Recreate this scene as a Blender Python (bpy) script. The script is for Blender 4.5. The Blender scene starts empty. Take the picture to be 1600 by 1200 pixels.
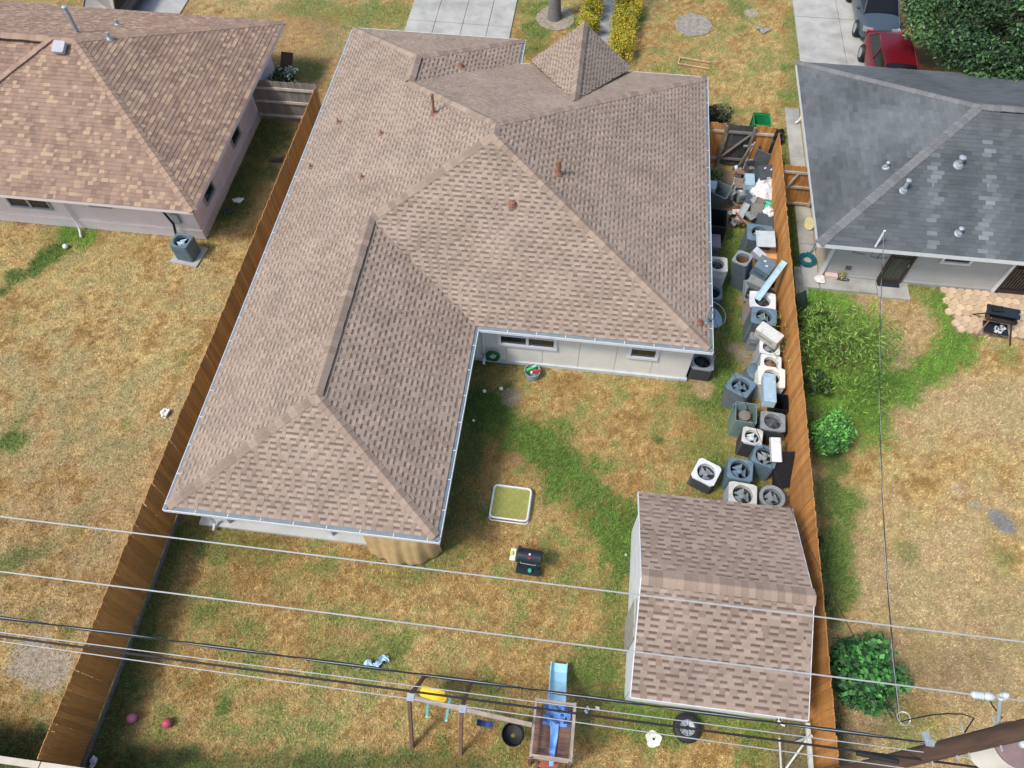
import bpy, math, random
import numpy as np
from mathutils import Vector, Matrix
random.seed(7); rng = np.random.default_rng(7)
SC = bpy.context.scene; COL = SC.collection
R = math.radians
# ---------------------------------------------------------------- camera
FPX, PITCH, YAW, ROLL, HC = 1176., R(58.02), R(-7.49), R(-0.45), 20.
cf = np.array([math.sin(YAW)*math.cos(PITCH), math.cos(YAW)*math.cos(PITCH), -math.sin(PITCH)])
cr = np.array([math.cos(YAW), -math.sin(YAW), 0.]); cu = np.cross(cr, cf)
cr, cu = cr*math.cos(ROLL)+cu*math.sin(ROLL), -cr*math.sin(ROLL)+cu*math.cos(ROLL)
cam = bpy.data.cameras.new('camera'); cam.sensor_width = 36; cam.lens = FPX/1600*36
cam.clip_start = .1; cam.clip_end = 2000
camo = bpy.data.objects.new('camera', cam); COL.objects.link(camo)
camo.matrix_world = Matrix(((cr[0], cu[0], -cf[0], 0), (cr[1], cu[1], -cf[1], 0), (cr[2], cu[2], -cf[2], HC), (0, 0, 0, 1)))
SC.camera = camo
# ---------------------------------------------------------------- sky, sun, exposure
SUND = Vector((.55, .42, -1.)).normalized()
EL = math.asin(-SUND.z); AZ = math.atan2(-SUND.x, -SUND.y)
W = bpy.data.worlds.new('World'); SC.world = W; W.use_nodes = True
nt = W.node_tree; bg = nt.nodes['Background']; bg.inputs[1].default_value = .15
sky = nt.nodes.new('ShaderNodeTexSky'); sky.sky_type = 'NISHITA'; sky.sun_disc = False
sky.sun_elevation = EL; sky.sun_rotation = AZ; sky.dust_density = 2.5; sky.air_density = 1.
nt.links.new(sky.outputs[0], bg.inputs[0])
sl = bpy.data.lights.new('sun', 'SUN'); sl.energy = 2.1; sl.angle = R(10); sl.color = (1, .965, .91)
so = bpy.data.objects.new('sun', sl); COL.objects.link(so); so.rotation_euler = SUND.to_track_quat('-Z', 'Y').to_euler()
so.location = (-20, -20, 40)
SC.view_settings.view_transform = 'Standard'; SC.view_settings.look = 'None'
SC.view_settings.exposure = .58; SC.view_settings.gamma = 1; SC.view_settings.use_curve_mapping = False


def ray(px, py): return (px-800)/FPX*cr-(py-600)/FPX*cu+cf
def at(px, py, z=0.):
    d = ray(px, py); t = (z-HC)/d[2]; return Vector((d[0]*t, d[1]*t, z))
def onplane(px, py, P, N):
    d = Vector(ray(px, py)); o = Vector((0, 0, HC)); t = (P-o).dot(N)/d.dot(N); return o+d*t
def lin(c): return tuple((v/255/12.92 if v/255 <= .04045 else ((v/255+.055)/1.055)**2.4) for v in c)

# ---------------------------------------------------------------- materials
MATS = {}
def mat(name, col, rough=.7, var=.15, scale=5., metal=0., bump=0., bscale=60., attr=False, orand=0., detail=4, dirt=0., dirtcol=(.08, .06, .045), dscale=2.5, stretch=None, glass=False, trans=0.):
    if name in MATS: return MATS[name]
    m = bpy.data.materials.new(name); m.use_nodes = True; n = m.node_tree.nodes; L = m.node_tree.links
    b = n['Principled BSDF']; b.inputs['Roughness'].default_value = rough; b.inputs['Metallic'].default_value = metal
    b.inputs['Specular IOR Level'].default_value = .35
    tc = n.new('ShaderNodeTexCoord'); vec = tc.outputs['Object']
    geo = n.new('ShaderNodeNewGeometry')
    if attr: vec = geo.outputs['Position']
    if stretch:
        mp = n.new('ShaderNodeMapping'); mp.inputs['Scale'].default_value = stretch; L.new(vec, mp.inputs[0]); vec = mp.outputs[0]
    no = n.new('ShaderNodeTexNoise'); no.inputs['Scale'].default_value = scale; no.inputs['Detail'].default_value = detail; L.new(vec, no.inputs['Vector'])
    mr = n.new('ShaderNodeMapRange'); mr.inputs[1].default_value = .25; mr.inputs[2].default_value = .75
    mr.inputs[3].default_value = 1-var; mr.inputs[4].default_value = 1+var; L.new(no.outputs[0], mr.inputs[0])
    val = mr.outputs[0]
    if orand:
        oi = n.new('ShaderNodeObjectInfo'); m2 = n.new('ShaderNodeMapRange'); m2.inputs[3].default_value = 1-orand; m2.inputs[4].default_value = 1+orand
        L.new(oi.outputs['Random'], m2.inputs[0]); mm = n.new('ShaderNodeMath'); mm.operation = 'MULTIPLY'; L.new(val, mm.inputs[0]); L.new(m2.outputs[0], mm.inputs[1]); val = mm.outputs[0]
    mx = n.new('ShaderNodeMix'); mx.data_type = 'RGBA'; mx.blend_type = 'MULTIPLY'; mx.inputs[0].default_value = 1
    if attr:
        a = n.new('ShaderNodeAttribute'); a.attribute_name = 'Col'; L.new(a.outputs['Color'], mx.inputs[6])
    else: mx.inputs[6].default_value = (*col, 1)
    cb = n.new('ShaderNodeCombineColor'); [L.new(val, cb.inputs[i]) for i in range(3)]; L.new(cb.outputs[0], mx.inputs[7])
    out = mx.outputs[2]
    if dirt:
        nd = n.new('ShaderNodeTexNoise'); nd.inputs['Scale'].default_value = dscale; nd.inputs['Detail'].default_value = 7; nd.inputs['Roughness'].default_value = .65
        L.new(vec, nd.inputs['Vector'])
        rp = n.new('ShaderNodeMapRange'); rp.inputs[1].default_value = .5; rp.inputs[2].default_value = .72; rp.inputs[3].default_value = 0; rp.inputs[4].default_value = dirt; L.new(nd.outputs[0], rp.inputs[0])
        m3 = n.new('ShaderNodeMix'); m3.data_type = 'RGBA'; L.new(rp.outputs[0], m3.inputs[0]); L.new(out, m3.inputs[6]); m3.inputs[7].default_value = (*dirtcol, 1); out = m3.outputs[2]
    L.new(out, b.inputs['Base Color'])
    if bump:
        nb = n.new('ShaderNodeTexNoise'); nb.inputs['Scale'].default_value = bscale; nb.inputs['Detail'].default_value = 3; L.new(vec, nb.inputs['Vector'])
        bp = n.new('ShaderNodeBump'); bp.inputs['Strength'].default_value = bump; bp.inputs['Distance'].default_value = .01; L.new(nb.outputs[0], bp.inputs['Height']); L.new(bp.outputs[0], b.inputs['Normal'])
    if glass: b.inputs['Specular IOR Level'].default_value = .8
    if trans:
        b.inputs['Transmission Weight'].default_value = trans
    MATS[name] = m; return m

# ---------------------------------------------------------------- mesh builder
class MB:
    def __init__(s): s.v = []; s.f = []; s.c = []; s.mi = []; s.cur = None; s.m = 0
    def add(s, vs, fs, col=None):
        o = len(s.v); s.v += [tuple(p) for p in vs]
        for f in fs: s.f.append(tuple(i+o for i in f)); s.c.append(col if col is not None else s.cur); s.mi.append(s.m)
        return s
    def box(s, c, size, rot=None, col=None, off=(0, 0, 0)):
        x, y, z = [d/2 for d in size]
        P = [Vector((a, b, d)) for d in (-z, z) for a, b in ((-x, -y), (x, -y), (x, y), (-x, y))]
        M = rot if isinstance(rot, Matrix) else (Matrix.Rotation(rot, 3, 'Z') if rot else None)
        P = [(M @ p if M else p)+Vector(c) for p in P]
        return s.add(P, [(3, 2, 1, 0), (4, 5, 6, 7), (0, 1, 5, 4), (1, 2, 6, 5), (2, 3, 7, 6), (3, 0, 4, 7)], col)
    def beam(s, a, b, w, h, up=(0, 0, 1), col=None):
        a = Vector(a); b = Vector(b); d = (b-a); l = d.length; d.normalize(); sd = d.cross(Vector(up))
        if sd.length < 1e-4: sd = d.cross(Vector((1, 0, 0)))
        sd.normalize(); u = sd.cross(d); M = Matrix((d, sd, u)).transposed()
        return s.box((a+b)/2, (l, w, h), M, col)
    def prism(s, pts, z0, z1, col=None, cap0=True):
        n = len(pts); V = [(p[0], p[1], z0) for p in pts]+[(p[0], p[1], z1) for p in pts]
        F = [(i, (i+1) % n, n+(i+1) % n, n+i) for i in range(n)]+[tuple(range(n, 2*n))]
        if cap0: F.append(tuple(range(n-1, -1, -1)))
        return s.add(V, F, col)
    def lathe(s, prof, n=16, c=(0, 0, 0), M=None, col=None, caps=True):
        V = []; F = []; c = Vector(c)
        for r_, z in prof:
            for k in range(n):
                p = Vector((r_*math.cos(2*math.pi*k/n), r_*math.sin(2*math.pi*k/n), z)); V.append((M @ p if M else p)+c)
        for i in range(len(prof)-1):
            for k in range(n): F.append((i*n+k, i*n+(k+1) % n, (i+1)*n+(k+1) % n, (i+1)*n+k))
        if caps: F.append(tuple(range(n-1, -1, -1))); F.append(tuple(range((len(prof)-1)*n, len(prof)*n)))
        return s.add(V, F, col)
    def tube(s, pts, r, n=6, col=None, closed=False):
        pts = [Vector(p) for p in pts]; V = []; F = []; m = len(pts); up0 = None
        for i, p in enumerate(pts):
            if closed: d = pts[(i+1) % m]-pts[i-1]
            else: d = pts[min(i+1, m-1)]-pts[max(i-1, 0)]
            d.normalize(); up = up0 or Vector((0, 0, 1))
            if abs(d.dot(up)) > .95: up = Vector((1, 0, 0)) if abs(d.x) < .9 else Vector((0, 1, 0))
            a = d.cross(up).normalized(); b = d.cross(a); rr = r[i] if isinstance(r, (list, tuple)) else r
            for k in range(n): V.append(p+a*rr*math.cos(2*math.pi*k/n)+b*rr*math.sin(2*math.pi*k/n))
        for i in range(m if closed else m-1):
            j = (i+1) % m
            for k in range(n): F.append((i*n+k, i*n+(k+1) % n, j*n+(k+1) % n, j*n+k))
        if not closed: F.append(tuple(range(n-1, -1, -1))); F.append(tuple(range((m-1)*n, m*n)))
        return s.add(V, F, col)
    def xf(s, M): s.v = [tuple(M @ Vector(p)) for p in s.v]; return s
    def mesh(s, name, ms, smooth=False):
        me = bpy.data.meshes.new(name); me.from_pydata(s.v, [], s.f)
        for m in (ms if isinstance(ms, (list, tuple)) else [ms]): me.materials.append(m)
        if any(s.mi): me.polygons.foreach_set('material_index', s.mi)
        if any(c is not None for c in s.c):
            ca = me.color_attributes.new('Col', 'FLOAT_COLOR', 'CORNER'); buf = []
            for f, c in zip(s.f, s.c): buf += [*(c or (.5, .5, .5)), 1.]*len(f)
            ca.data.foreach_set('color', buf)
        if smooth:
            me.polygons.foreach_set('use_smooth', [True]*len(me.polygons)); me.set_sharp_from_angle(angle=R(40))
        me.update(); return me
    def build(s, name, ms, parent=None, smooth=False, loc=None):
        return obj(name, s.mesh(name, ms, smooth), parent, loc)
def obj(name, me, parent=None, loc=None, rot=None):
    o = bpy.data.objects.new(name, me); COL.objects.link(o)
    if parent: o.parent = parent
    if loc is not None: o.location = loc
    if rot is not None: o.rotation_euler = rot
    return o
def tag(o, label, cat, group=None):
    o['label'] = label; o['category'] = cat
    if group: o['group'] = group
    return o
def thing(name, label, cat, loc=(0, 0, 0), rz=0., group=None, rot=None):
    o = bpy.data.objects.new(name, None); COL.objects.link(o); o.location = loc; o.rotation_euler = rot or (0, 0, rz)
    o.empty_display_size = .2
    return tag(o, label, cat, group)
def struct(o): o['kind'] = 'structure'; return o
def stuff(o): o['kind'] = 'stuff'; return o
def rrect(w, d, r, n=4):
    P = []
    for cx_, cy_, a0 in ((w/2-r, d/2-r, 0), (-w/2+r, d/2-r, 90), (-w/2+r, -d/2+r, 180), (w/2-r, -d/2+r, 270)):
        for k in range(n+1): a = R(a0+90*k/n); P.append((cx_+r*math.cos(a), cy_+r*math.sin(a)))
    return P
# ---------------------------------------------------------------- numpy value noise
def vnoise(x, y, seed=0):
    xi = np.floor(x).astype(np.int64); yi = np.floor(y).astype(np.int64); fx = x-xi; fy = y-yi
    fx = fx*fx*(3-2*fx); fy = fy*fy*(3-2*fy)
    def h(a, b):
        n = (a*374761393+b*668265263+seed*974711) & 0xffffffff; n = ((n ^ (n >> 13))*1274126177) & 0xffffffff
        return ((n ^ (n >> 16)) & 0xffff)/65535.
    return (h(xi, yi)*(1-fx)+h(xi+1, yi)*fx)*(1-fy)+(h(xi, yi+1)*(1-fx)+h(xi+1, yi+1)*fx)*fy
def fbm(x, y, s, seed=0, o=4):
    t = 0; a = .5; n = 0
    for k in range(o): t = t+a*vnoise(x*s, y*s, seed+k*17); n += a; s *= 2.1; a *= .55
    return t/n
def nz(x, y, s, seed=0): return float(fbm(np.array([x]), np.array([y]), s, seed)[0])
# ================================================================ GROUND
def segs(px):  # list of polylines in photo pixels on the ground -> world
    return [tuple(at(*p)[:2]) for p in px]
def capmask(x, y, pl, w):
    d = np.full(x.shape, 1e9)
    if len(pl) == 1: pl = [pl[0], (pl[0][0]+.01, pl[0][1])]
    for (ax, ay), (bx, by) in zip(pl[:-1], pl[1:]):
        dx, dy = bx-ax, by-ay; t = np.clip(((x-ax)*dx+(y-ay)*dy)/(dx*dx+dy*dy+1e-9), 0, 1)
        d = np.minimum(d, np.hypot(x-ax-t*dx, y-ay-t*dy))
    return np.clip(1.35-d/(w*1.3), 0, 1)
GREEN_AND_SHADE = [  # (polyline px, half width m, strength, hue 0 dark .. 1 bright); some dark strips are painted shade
 ([(748, 640), (800, 680), (850, 705), (905, 770), (950, 815), (985, 850)], .75, 1., .5),
 ([(990, 850), (975, 960), (960, 1080)], .55, .55, .4), ([(735, 560), (725, 690), (700, 800)], .8, .8, .15),  # last strip paints the shade beside the house wall as dark green
 ([(690, 870), (640, 900)], .4, .5, .3),
 ([(1135, 380), (1130, 470), (1150, 520), (1120, 600)], .75, .95, .45), ([(1130, 330), (1135, 360)], .4, .4, .3),
 ([(1120, 650), (1150, 690), (1100, 700)], .7, .6, .45), ([(1110, 760), (1180, 740)], .6, .6, .4), ([(1020, 640), (1080, 640)], .5, .25, .4),
 ([(262, 850), (225, 960), (180, 1090), (150, 1190)], .55, .85, .15), ([(280, 830), (420, 860)], .5, .5, .3), ([(200, 1198), (450, 1200), (740, 1200)], .35, .7, .1),  # fence-foot and bottom-edge strips paint the fence shadows in dark green
 ([(330, 930), (380, 1000)], .5, .25, .4), ([(500, 1010), (590, 1030)], .5, .4, .45), ([(352, 1100)], .18, .8, .5), ([(690, 1165)], .22, .7, .4), ([(590, 1188)], .2, .6, .3),
 ([(910, 1060), (930, 1100), (960, 1120)], .55, .6, .4), ([(1000, 1130), (1100, 1110), (1210, 1130)], .5, .85, .55), ([(770, 1110), (740, 1080), (700, 1070)], .4, .55, .35), ([(800, 1180), (810, 1140)], .4, .5, .4), ([(1180, 1180), (1240, 1180)], .4, .6, .4),
 ([(850, 880), (930, 920)], .6, .3, .4), ([(1028, 688)], .14, .9, .3), ([(820, 560), (750, 565)], .3, .4, .1),
 # right neighbour lawn
 ([(1275, 470), (1320, 500), (1350, 540), (1340, 590)], 1.0, 1., .95), ([(1280, 520), (1300, 600), (1330, 650)], .95, 1., .8), ([(1330, 645), (1390, 610), (1450, 580), (1490, 550), (1500, 530), (1480, 480)], .5, 1., .8),
 ([(1380, 610), (1350, 640)], .6, .9, .8), ([(1270, 660), (1300, 720)], .45, .9, .3), ([(1320, 780)], .38, .9, .55), ([(1315, 820), (1305, 870), (1310, 930)], .42, .95, .45), ([(1290, 760), (1300, 960)], .3, .8, .2), ([(1300, 1180), (1300, 1120)], .35, .8, .15),
 ([(1420, 450), (1475, 465)], .4, .7, .6), ([(1400, 1120), (1440, 1140)], .5, .45, .5), ([(1420, 865)], .3, .55, .4), ([(1575, 870)], .25, .4, .4), ([(1370, 860)], .2, .4, .3), ([(1240, 330), (1248, 420)], .3, 1., .25), ([(1575, 555)], .35, .5, .6),
 ([(1230, 210), (1230, 250)], .35, .7, .35), ([(1240, 20), (1247, 100), (1235, 160)], .45, .6, .5), ([(1150, 15)], .5, .55, .4), ([(1115, 40)], .3, .4, .4), ([(1160, 45)], .25, .4, .3), ([(1140, 175)], .4, .5, .35),
 # left lawn
 ([(105, 368), (135, 372)], .42, 1., .85), ([(90, 390), (60, 415)], .38, 1., .35), ([(22, 432)], .28, .95, .4), ([(6, 455)], .22, .9, .3), ([(16, 688)], .3, .9, .5), ([(35, 655)], .2, .5, .4), ([(30, 870), (0, 890)], .3, .7, .3), ([(70, 855)], .25, .5, .35), ([(50, 963)], .25, .45, .4), ([(55, 1090)], .18, .5, .4), ([(100, 1080)], .15, .5, .4), ([(0, 1160), (50, 1170)], .5, .9, .08), ([(125, 800), (115, 830)], .25, .3, .4),  # darkest strip paints in the rear fence's shadow
 ([(355, 330), (400, 240), (420, 200)], .8, .9, .12), ([(330, 330)], .5, .5, .3),  # first strip paints the left house's shade into the grass colour
 # street side
 ([(470, 10), (560, 25), (620, 20)], .8, .6, .55), ([(440, 120), (480, 110)], .7, .7, .3), ([(820, 10), (850, 25), (830, 60)], .7, .7, .5), ([(880, 20), (900, 40)], .4, .6, .5), ([(850, 75), (810, 85)], .4, .6, .4), ([(520, 60)], .5, .35, .3),
]
GREEN_AND_SHADE = [(segs(p), w, s, h) for p, w, s, h in GREEN_AND_SHADE]
BARE = [([(85, 1045), (50, 1030)], .5, .8, (150, 140, 125)), ([(1560, 808), (1570, 820)], .26, 1., (120, 118, 112)), ([(1525, 790)], .2, .6, (140, 135, 122)), ([(1500, 765)], .2, .5, (165, 150, 130)), ([(1130, 320), (1128, 280)], .5, 1., (118, 104, 88)),
 ([(1098, 606)], .3, .8, (165, 140, 105)), ([(1168, 505)], .25, .7, (150, 128, 98)), ([(1150, 545), (1165, 560)], .3, .8, (135, 122, 105)), ([(1165, 470)], .25, .6, (160, 128, 92)), ([(802, 620)], .27, .9, (140, 128, 108)), ([(805, 718)], .25, .8, (140, 105, 75)), ([(1155, 690)], .22, .6, (160, 122, 90)), ([(1405, 1010), (1460, 1050)], .5, .3, (140, 105, 70)),
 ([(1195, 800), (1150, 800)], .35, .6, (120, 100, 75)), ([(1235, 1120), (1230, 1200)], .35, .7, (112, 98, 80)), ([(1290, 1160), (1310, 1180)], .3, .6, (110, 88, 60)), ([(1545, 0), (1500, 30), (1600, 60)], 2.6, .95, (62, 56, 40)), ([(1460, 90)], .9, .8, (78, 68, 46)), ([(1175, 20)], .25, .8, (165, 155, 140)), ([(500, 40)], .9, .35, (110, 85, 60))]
BARE = [(segs(p), w, s, lin(c)) for p, w, s, c in BARE]
def sm(a, lo, hi): t = np.clip((a-lo)/(hi-lo), 0, 1); return t*t*(3-2*t)
STRAW, OCHRE, GREYT, RUST = [np.array(lin(c)) for c in ((194, 168, 116), (142, 114, 64), (168, 146, 110), (150, 112, 62))]
GD, GM, GB = [np.array(lin(c)) for c in ((58, 74, 34), (88, 112, 46), (100, 136, 50))]
def groundcol(x, y, fine=True):
    n1 = fbm(x, y, .45, 1); n2 = fbm(x, y, 1.7, 5); n3 = fbm(x, y, 6., 9, 3); n4 = fbm(x, y, .14, 21, 3); n5 = fbm(x+y*.35, y*2.2, 2.6, 33, 3)
    right = sm(x, 6.4, 7.4)*sm(-y, -24, -20); left = sm(-x, 10.3, 10.6)
    n6 = fbm(x*1.3+y*.6, y-x*.4, 11., 51, 2); a = sm(n1*.22+n2*.3+n3*.3+n6*.18, .33, .68)[:, None]
    c = OCHRE*(1-a)+STRAW*a
    g = (right*sm(n1, .3, .62)*.75+left*sm(n2*.5+n4*.5, .35, .62)*.8)[:, None]; c = c*(1-g)+GREYT*g
    ru = (sm(n4, .42, .66)*(.2+.35*left*sm(y, 8, 15)))[:, None]; c = c*(1-ru)+RUST*ru
    c = c*(0.54+.92*(n3*.3+n5*.25+n6*.45))[:, None]
    # faint green everywhere
    fg = (sm(n2*.5+n3*.3+n1*.2, .44, .66)*.7*(1-.65*right)*(1-.5*left))[:, None]; c = c*(1-fg)+GM*fg
    sp = (sm(vnoise(x*1.15, y*1.15, 91), .84, .97)*sm(n6, .3, .6)*.6*(1-.5*right))[:, None]; c = c*(1-sp)+GM*sp
    for pl, w, s, h in GREEN_AND_SHADE:
        m = capmask(x, y, pl, w)
        k = (sm(m*1.0+(n2-.5)*1.0+(n3-.5)*1.1+(n6-.5)*.5, .12, 1.0)*s*(m > 0))[:, None]
        gc = (GD+(GM-GD)*h*2) if h < .5 else (GM+(GB-GM)*(h*2-1))
        c = c*(1-k)+gc*(.7+.6*n3)[:, None]*k
    for pl, w, s, bc in BARE:
        m = capmask(x, y, pl, w); k = (sm(m+(n2-.5)*.8+(n3-.5)*.6, .3, .8)*s*(m > 0))[:, None]
        c = c*(1-k)+np.array(bc)*(.75+.5*n3)[:, None]*k
    return c
def axis(lo, hi, st, far): 
    a = list(np.arange(lo, hi+1e-6, st)); d = st*3; q = lo; pre = []
    while q > -far: q -= d; d *= 1.5; pre.append(q)
    q = hi; d = st*3; post = []
    while q < far: q += d; d *= 1.5; post.append(q)
    return np.array(pre[::-1]+a+post)
gx = axis(-25, 18, .13, 400); gy = axis(-2, 37, .13, 400)
GXX, GYY = np.meshgrid(gx, gy); gxf, gyf = GXX.ravel(), GYY.ravel(); nxv = len(gx)
gc_ = groundcol(gxf, gyf)
gz = (fbm(gxf, gyf, .5, 77)-.5)*.03-.015
me = bpy.data.meshes.new('ground'); V = np.stack([gxf, gyf, gz], 1)
ii, jj = np.meshgrid(np.arange(nxv-1), np.arange(len(gy)-1)); b0 = (jj*nxv+ii).ravel()
Fq = np.stack([b0, b0+1, b0+nxv+1, b0+nxv], 1)
me.vertices.add(len(V)); me.vertices.foreach_set('co', V.astype(np.float32).ravel())
me.loops.add(Fq.size); me.loops.foreach_set('vertex_index', Fq.astype(np.int32).ravel())
me.polygons.add(len(Fq)); me.polygons.foreach_set('loop_start', np.arange(0, Fq.size, 4, dtype=np.int32)); me.update(calc_edges=True)
ca = me.color_attributes.new('Col', 'FLOAT_COLOR', 'POINT'); ca.data.foreach_set('color', np.concatenate([gc_*.9, np.ones((len(gc_), 1))], 1).astype(np.float32).ravel())
me.materials.append(mat('soil_and_thatch', (.3, .25, .15), .95, .3, 14., attr=True, bump=.5, bscale=40, detail=6))
ground = struct(obj('ground', me))
# ---- grass blades: real geometry, coloured like the sward they grow in
NB = 780000
cand = 0; bx = []; by = []
HOLES = [(-9.4, 6.7, -2.9, 26.4), (-2.9, 13.2, 3.7, 24.9), (-40, 17.1, -13.25, 26.5), (8.25, 18.0, 30, 26.3), (2.3, 3.4, 5.9, 8.0), (-8.7, 29.6, -3.9, 60), (8.55, 26.9, 12.7, 60), (7.68, 17.35, 8.3, 26.9), (8.2, 17.3, 11.2, 18.1), (12.5, 16.2, 30, 18)]
while cand < NB:
    n = 400000; y = -1.5+(rng.random(n)**1.25)*38.5; hw = 13+y*.42; x = (rng.random(n)*2-1)*hw-1.0-y*.13+.02*y
    ok = np.ones(n, bool)
    for x0, y0, x1, y1 in HOLES: ok &= ~((x > x0) & (x < x1) & (y > y0) & (y < y1))
    ok &= (x > -25) & (x < 18)
    x, y = x[ok], y[ok]; bx.append(x); by.append(y); cand += len(x)
bx = np.concatenate(bx)[:NB]; by = np.concatenate(by)[:NB]
# clumping
cn = fbm(bx, by, 9., 3, 2); bcol = groundcol(bx, by)
bare = np.zeros(NB)
for pl, w, s, bc in BARE: bare = np.maximum(bare, capmask(bx, by, pl, w)*s)
keep = (rng.random(NB) < .35+cn*1.1) & (rng.random(NB) > bare*.9); bx, by, bcol = bx[keep], by[keep], bcol[keep]; NB = len(bx)
grn = np.clip((bcol[:, 1]-bcol[:, 0])/(bcol[:, 1]+.01)*4+.2, 0, 1)
ln = (.05+.06*rng.random(NB))*(1+1.1*grn); wd = .011+.012*rng.random(NB); an = rng.random(NB)*6.283; ti = R(28)+rng.random(NB)*R(52)
dx, dy = np.cos(an), np.sin(an); up = np.cos(ti)*ln; ou = np.sin(ti)*ln
bz = (fbm(bx, by, .5, 77)-.5)*.03-.017
p0 = np.stack([bx-dy*wd/2, by+dx*wd/2, bz], 1); p1 = np.stack([bx+dy*wd/2, by-dx*wd/2, bz], 1); p2 = np.stack([bx+dx*ou, by+dy*ou, bz+up+.006], 1)
V = np.stack([p0, p1, p2], 1).reshape(-1, 3)
jit = (.5+1.1*rng.random(NB)**1.3)[:, None]*(1+.10*(rng.random((NB, 3))-.5)); bc = np.clip(bcol*jit*1.25, 0, .9)
me = bpy.data.meshes.new('grass'); me.vertices.add(NB*3); me.vertices.foreach_set('co', V.astype(np.float32).ravel())
me.loops.add(NB*3); me.loops.foreach_set('vertex_index', np.arange(NB*3, dtype=np.int32)); me.polygons.add(NB); me.polygons.foreach_set('loop_start', np.arange(0, NB*3, 3, dtype=np.int32)); me.update(calc_edges=True)
ca = me.color_attributes.new('Col', 'FLOAT_COLOR', 'POINT'); ca.data.foreach_set('color', np.repeat(np.concatenate([bc, np.ones((NB, 1))], 1), 3, 0).astype(np.float32).ravel())
gm = mat('grass_blades', (.3, .3, .1), .8, .1, 3., attr=True); me.materials.append(gm)
g = stuff(obj('grass', me)); g['label'] = 'drought-browned lawn with green patches and painted shade strips'; g['category'] = 'grass'

# ================================================================ PAVING
conc = mat('old_concrete', lin((164, 163, 157)), .9, .16, 1.6, bump=.3, dirt=.7, dirtcol=lin((122, 120, 113)), dscale=.7)
concd = mat('grey_concrete', lin((150, 150, 148)), .9, .2, 2.2, bump=.3, dirt=.4, dirtcol=lin((90, 90, 88)), dscale=1.5)
def slab(name, x0, y0, x1, y1, z=.05, m=None, parent=None):
    g_ = .012; b = MB(); b.prism([(x0+g_, y0+g_), (x1-g_, y0+g_), (x1-g_, y1-g_), (x0+g_, y1-g_)], -.1, z); return b.build(name, m or conc, parent)
def paved(name, cells, z=.05, m=None):
    r_ = bpy.data.objects.new(name, None); COL.objects.link(r_); struct(r_)
    for i, c in enumerate(cells): slab('concrete_slab', *c, z=z+random.uniform(-.006, .006), m=m, parent=r_)
    return r_
# double driveway behind the main house
cells = []
xs = [-8.65, -7.4, -6.15, -5.0, -3.95]
for a, b in zip(xs[:-1], xs[1:]): cells += [(a, 27, b, 30.9), (a, 30.9, b, 33.8), (a, 33.8, b, 40)]
paved('driveway', cells)
paved('neighbour_driveway', [(8.55, 24, 10.5, 29.6), (10.5, 24, 12.6, 29.6), (8.55, 29.6, 10.5, 33.2), (10.5, 29.6, 12.6, 33.2), (8.55, 33.2, 10.5, 40), (10.5, 33.2, 12.6, 40)])
paved('side_path', [(7.69, 17.4, 8.26, 19.4), (7.69, 19.4, 8.26, 21.4), (7.69, 21.4, 8.26, 23.9), (7.69, 23.9, 8.26, 26.8)])
paved('back_step_slab', [(8.26, 17.38, 10.15, 18.0), (10.15, 17.25, 11.22, 18.1)], .07)
paved('front_walk', [(-.1, 27.5, .65, 29.2), (-.1, 29.2, .65, 31), (-.1, 31, .65, 33), (-.1, 33, .65, 40)], m=concd)
paved('far_left_driveway', [(-23.5, 27.8, -19.0, 34), (-23.5, 34, -19, 40)])
def disc(name, px, rx, ry, m, z=.02, seed=1):
    c = at(*px); b = MB(); rn = random.Random(seed); b.prism([(c.x+rx*math.cos(a)*(1+rn.uniform(-.05, .05)), c.y+ry*math.sin(a)*(1+rn.uniform(-.05, .05))) for a in [k*math.pi/14 for k in range(28)]], -.05, z); return b.build(name, m)
struct(disc('grey_soil_patch', (1083, 39), .82, .82, mat('ash_soil', lin((140, 134, 126)), .95, .3, 6, bump=.6), .018, 2))
struct(disc('tree_ring_soil', (868, 28), .85, .95, mat('mulch_soil', lin((150, 140, 126)), .95, .3, 6, bump=.6), .018, 3))
# ================================================================ ROOFS
EXPO = .145
def mixc(a, b, t): return tuple(a[i]*(1-t)+b[i]*t for i in range(3))
def jitc(c, j=.1): k = 1+random.uniform(-j, j); return tuple(v*k for v in c)
def pal_main(P):
    a, b, d = lin((150, 134, 118)), lin((133, 116, 100)), lin((108, 92, 82)); n = nz(P.x*1.0, P.y+P.z, .6, 4); n = max(0, min(1, (n-.3)/.4))
    base = mixc(b, a, min(1, max(0, random.gauss(.25+.5*n, .28)))); return base, jitc(d, .12), jitc(mixc(base, lin((162, 145, 131)), .6), .08)
def pal_shed(P):
    a, b, d = lin((148, 132, 117)), lin((128, 110, 96)), lin((98, 82, 73)); base = mixc(b, a, min(1, max(0, random.gauss(.45, .35)))); return base, jitc(d, .12), jitc(mixc(base, lin((158, 140, 126)), .6), .08)
def pal_tan(P):
    a, b, c, d = lin((146, 122, 104)), lin((137, 113, 97)), lin((163, 139, 114)), lin((127, 104, 90)); q = random.random()
    col = c if q < .17 else (d if q < .34 else mixc(a, b, random.random())); return jitc(col, .08), jitc(mixc(b, d, random.random()), .1), jitc(mixc(a, b, random.random()), .1)
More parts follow.
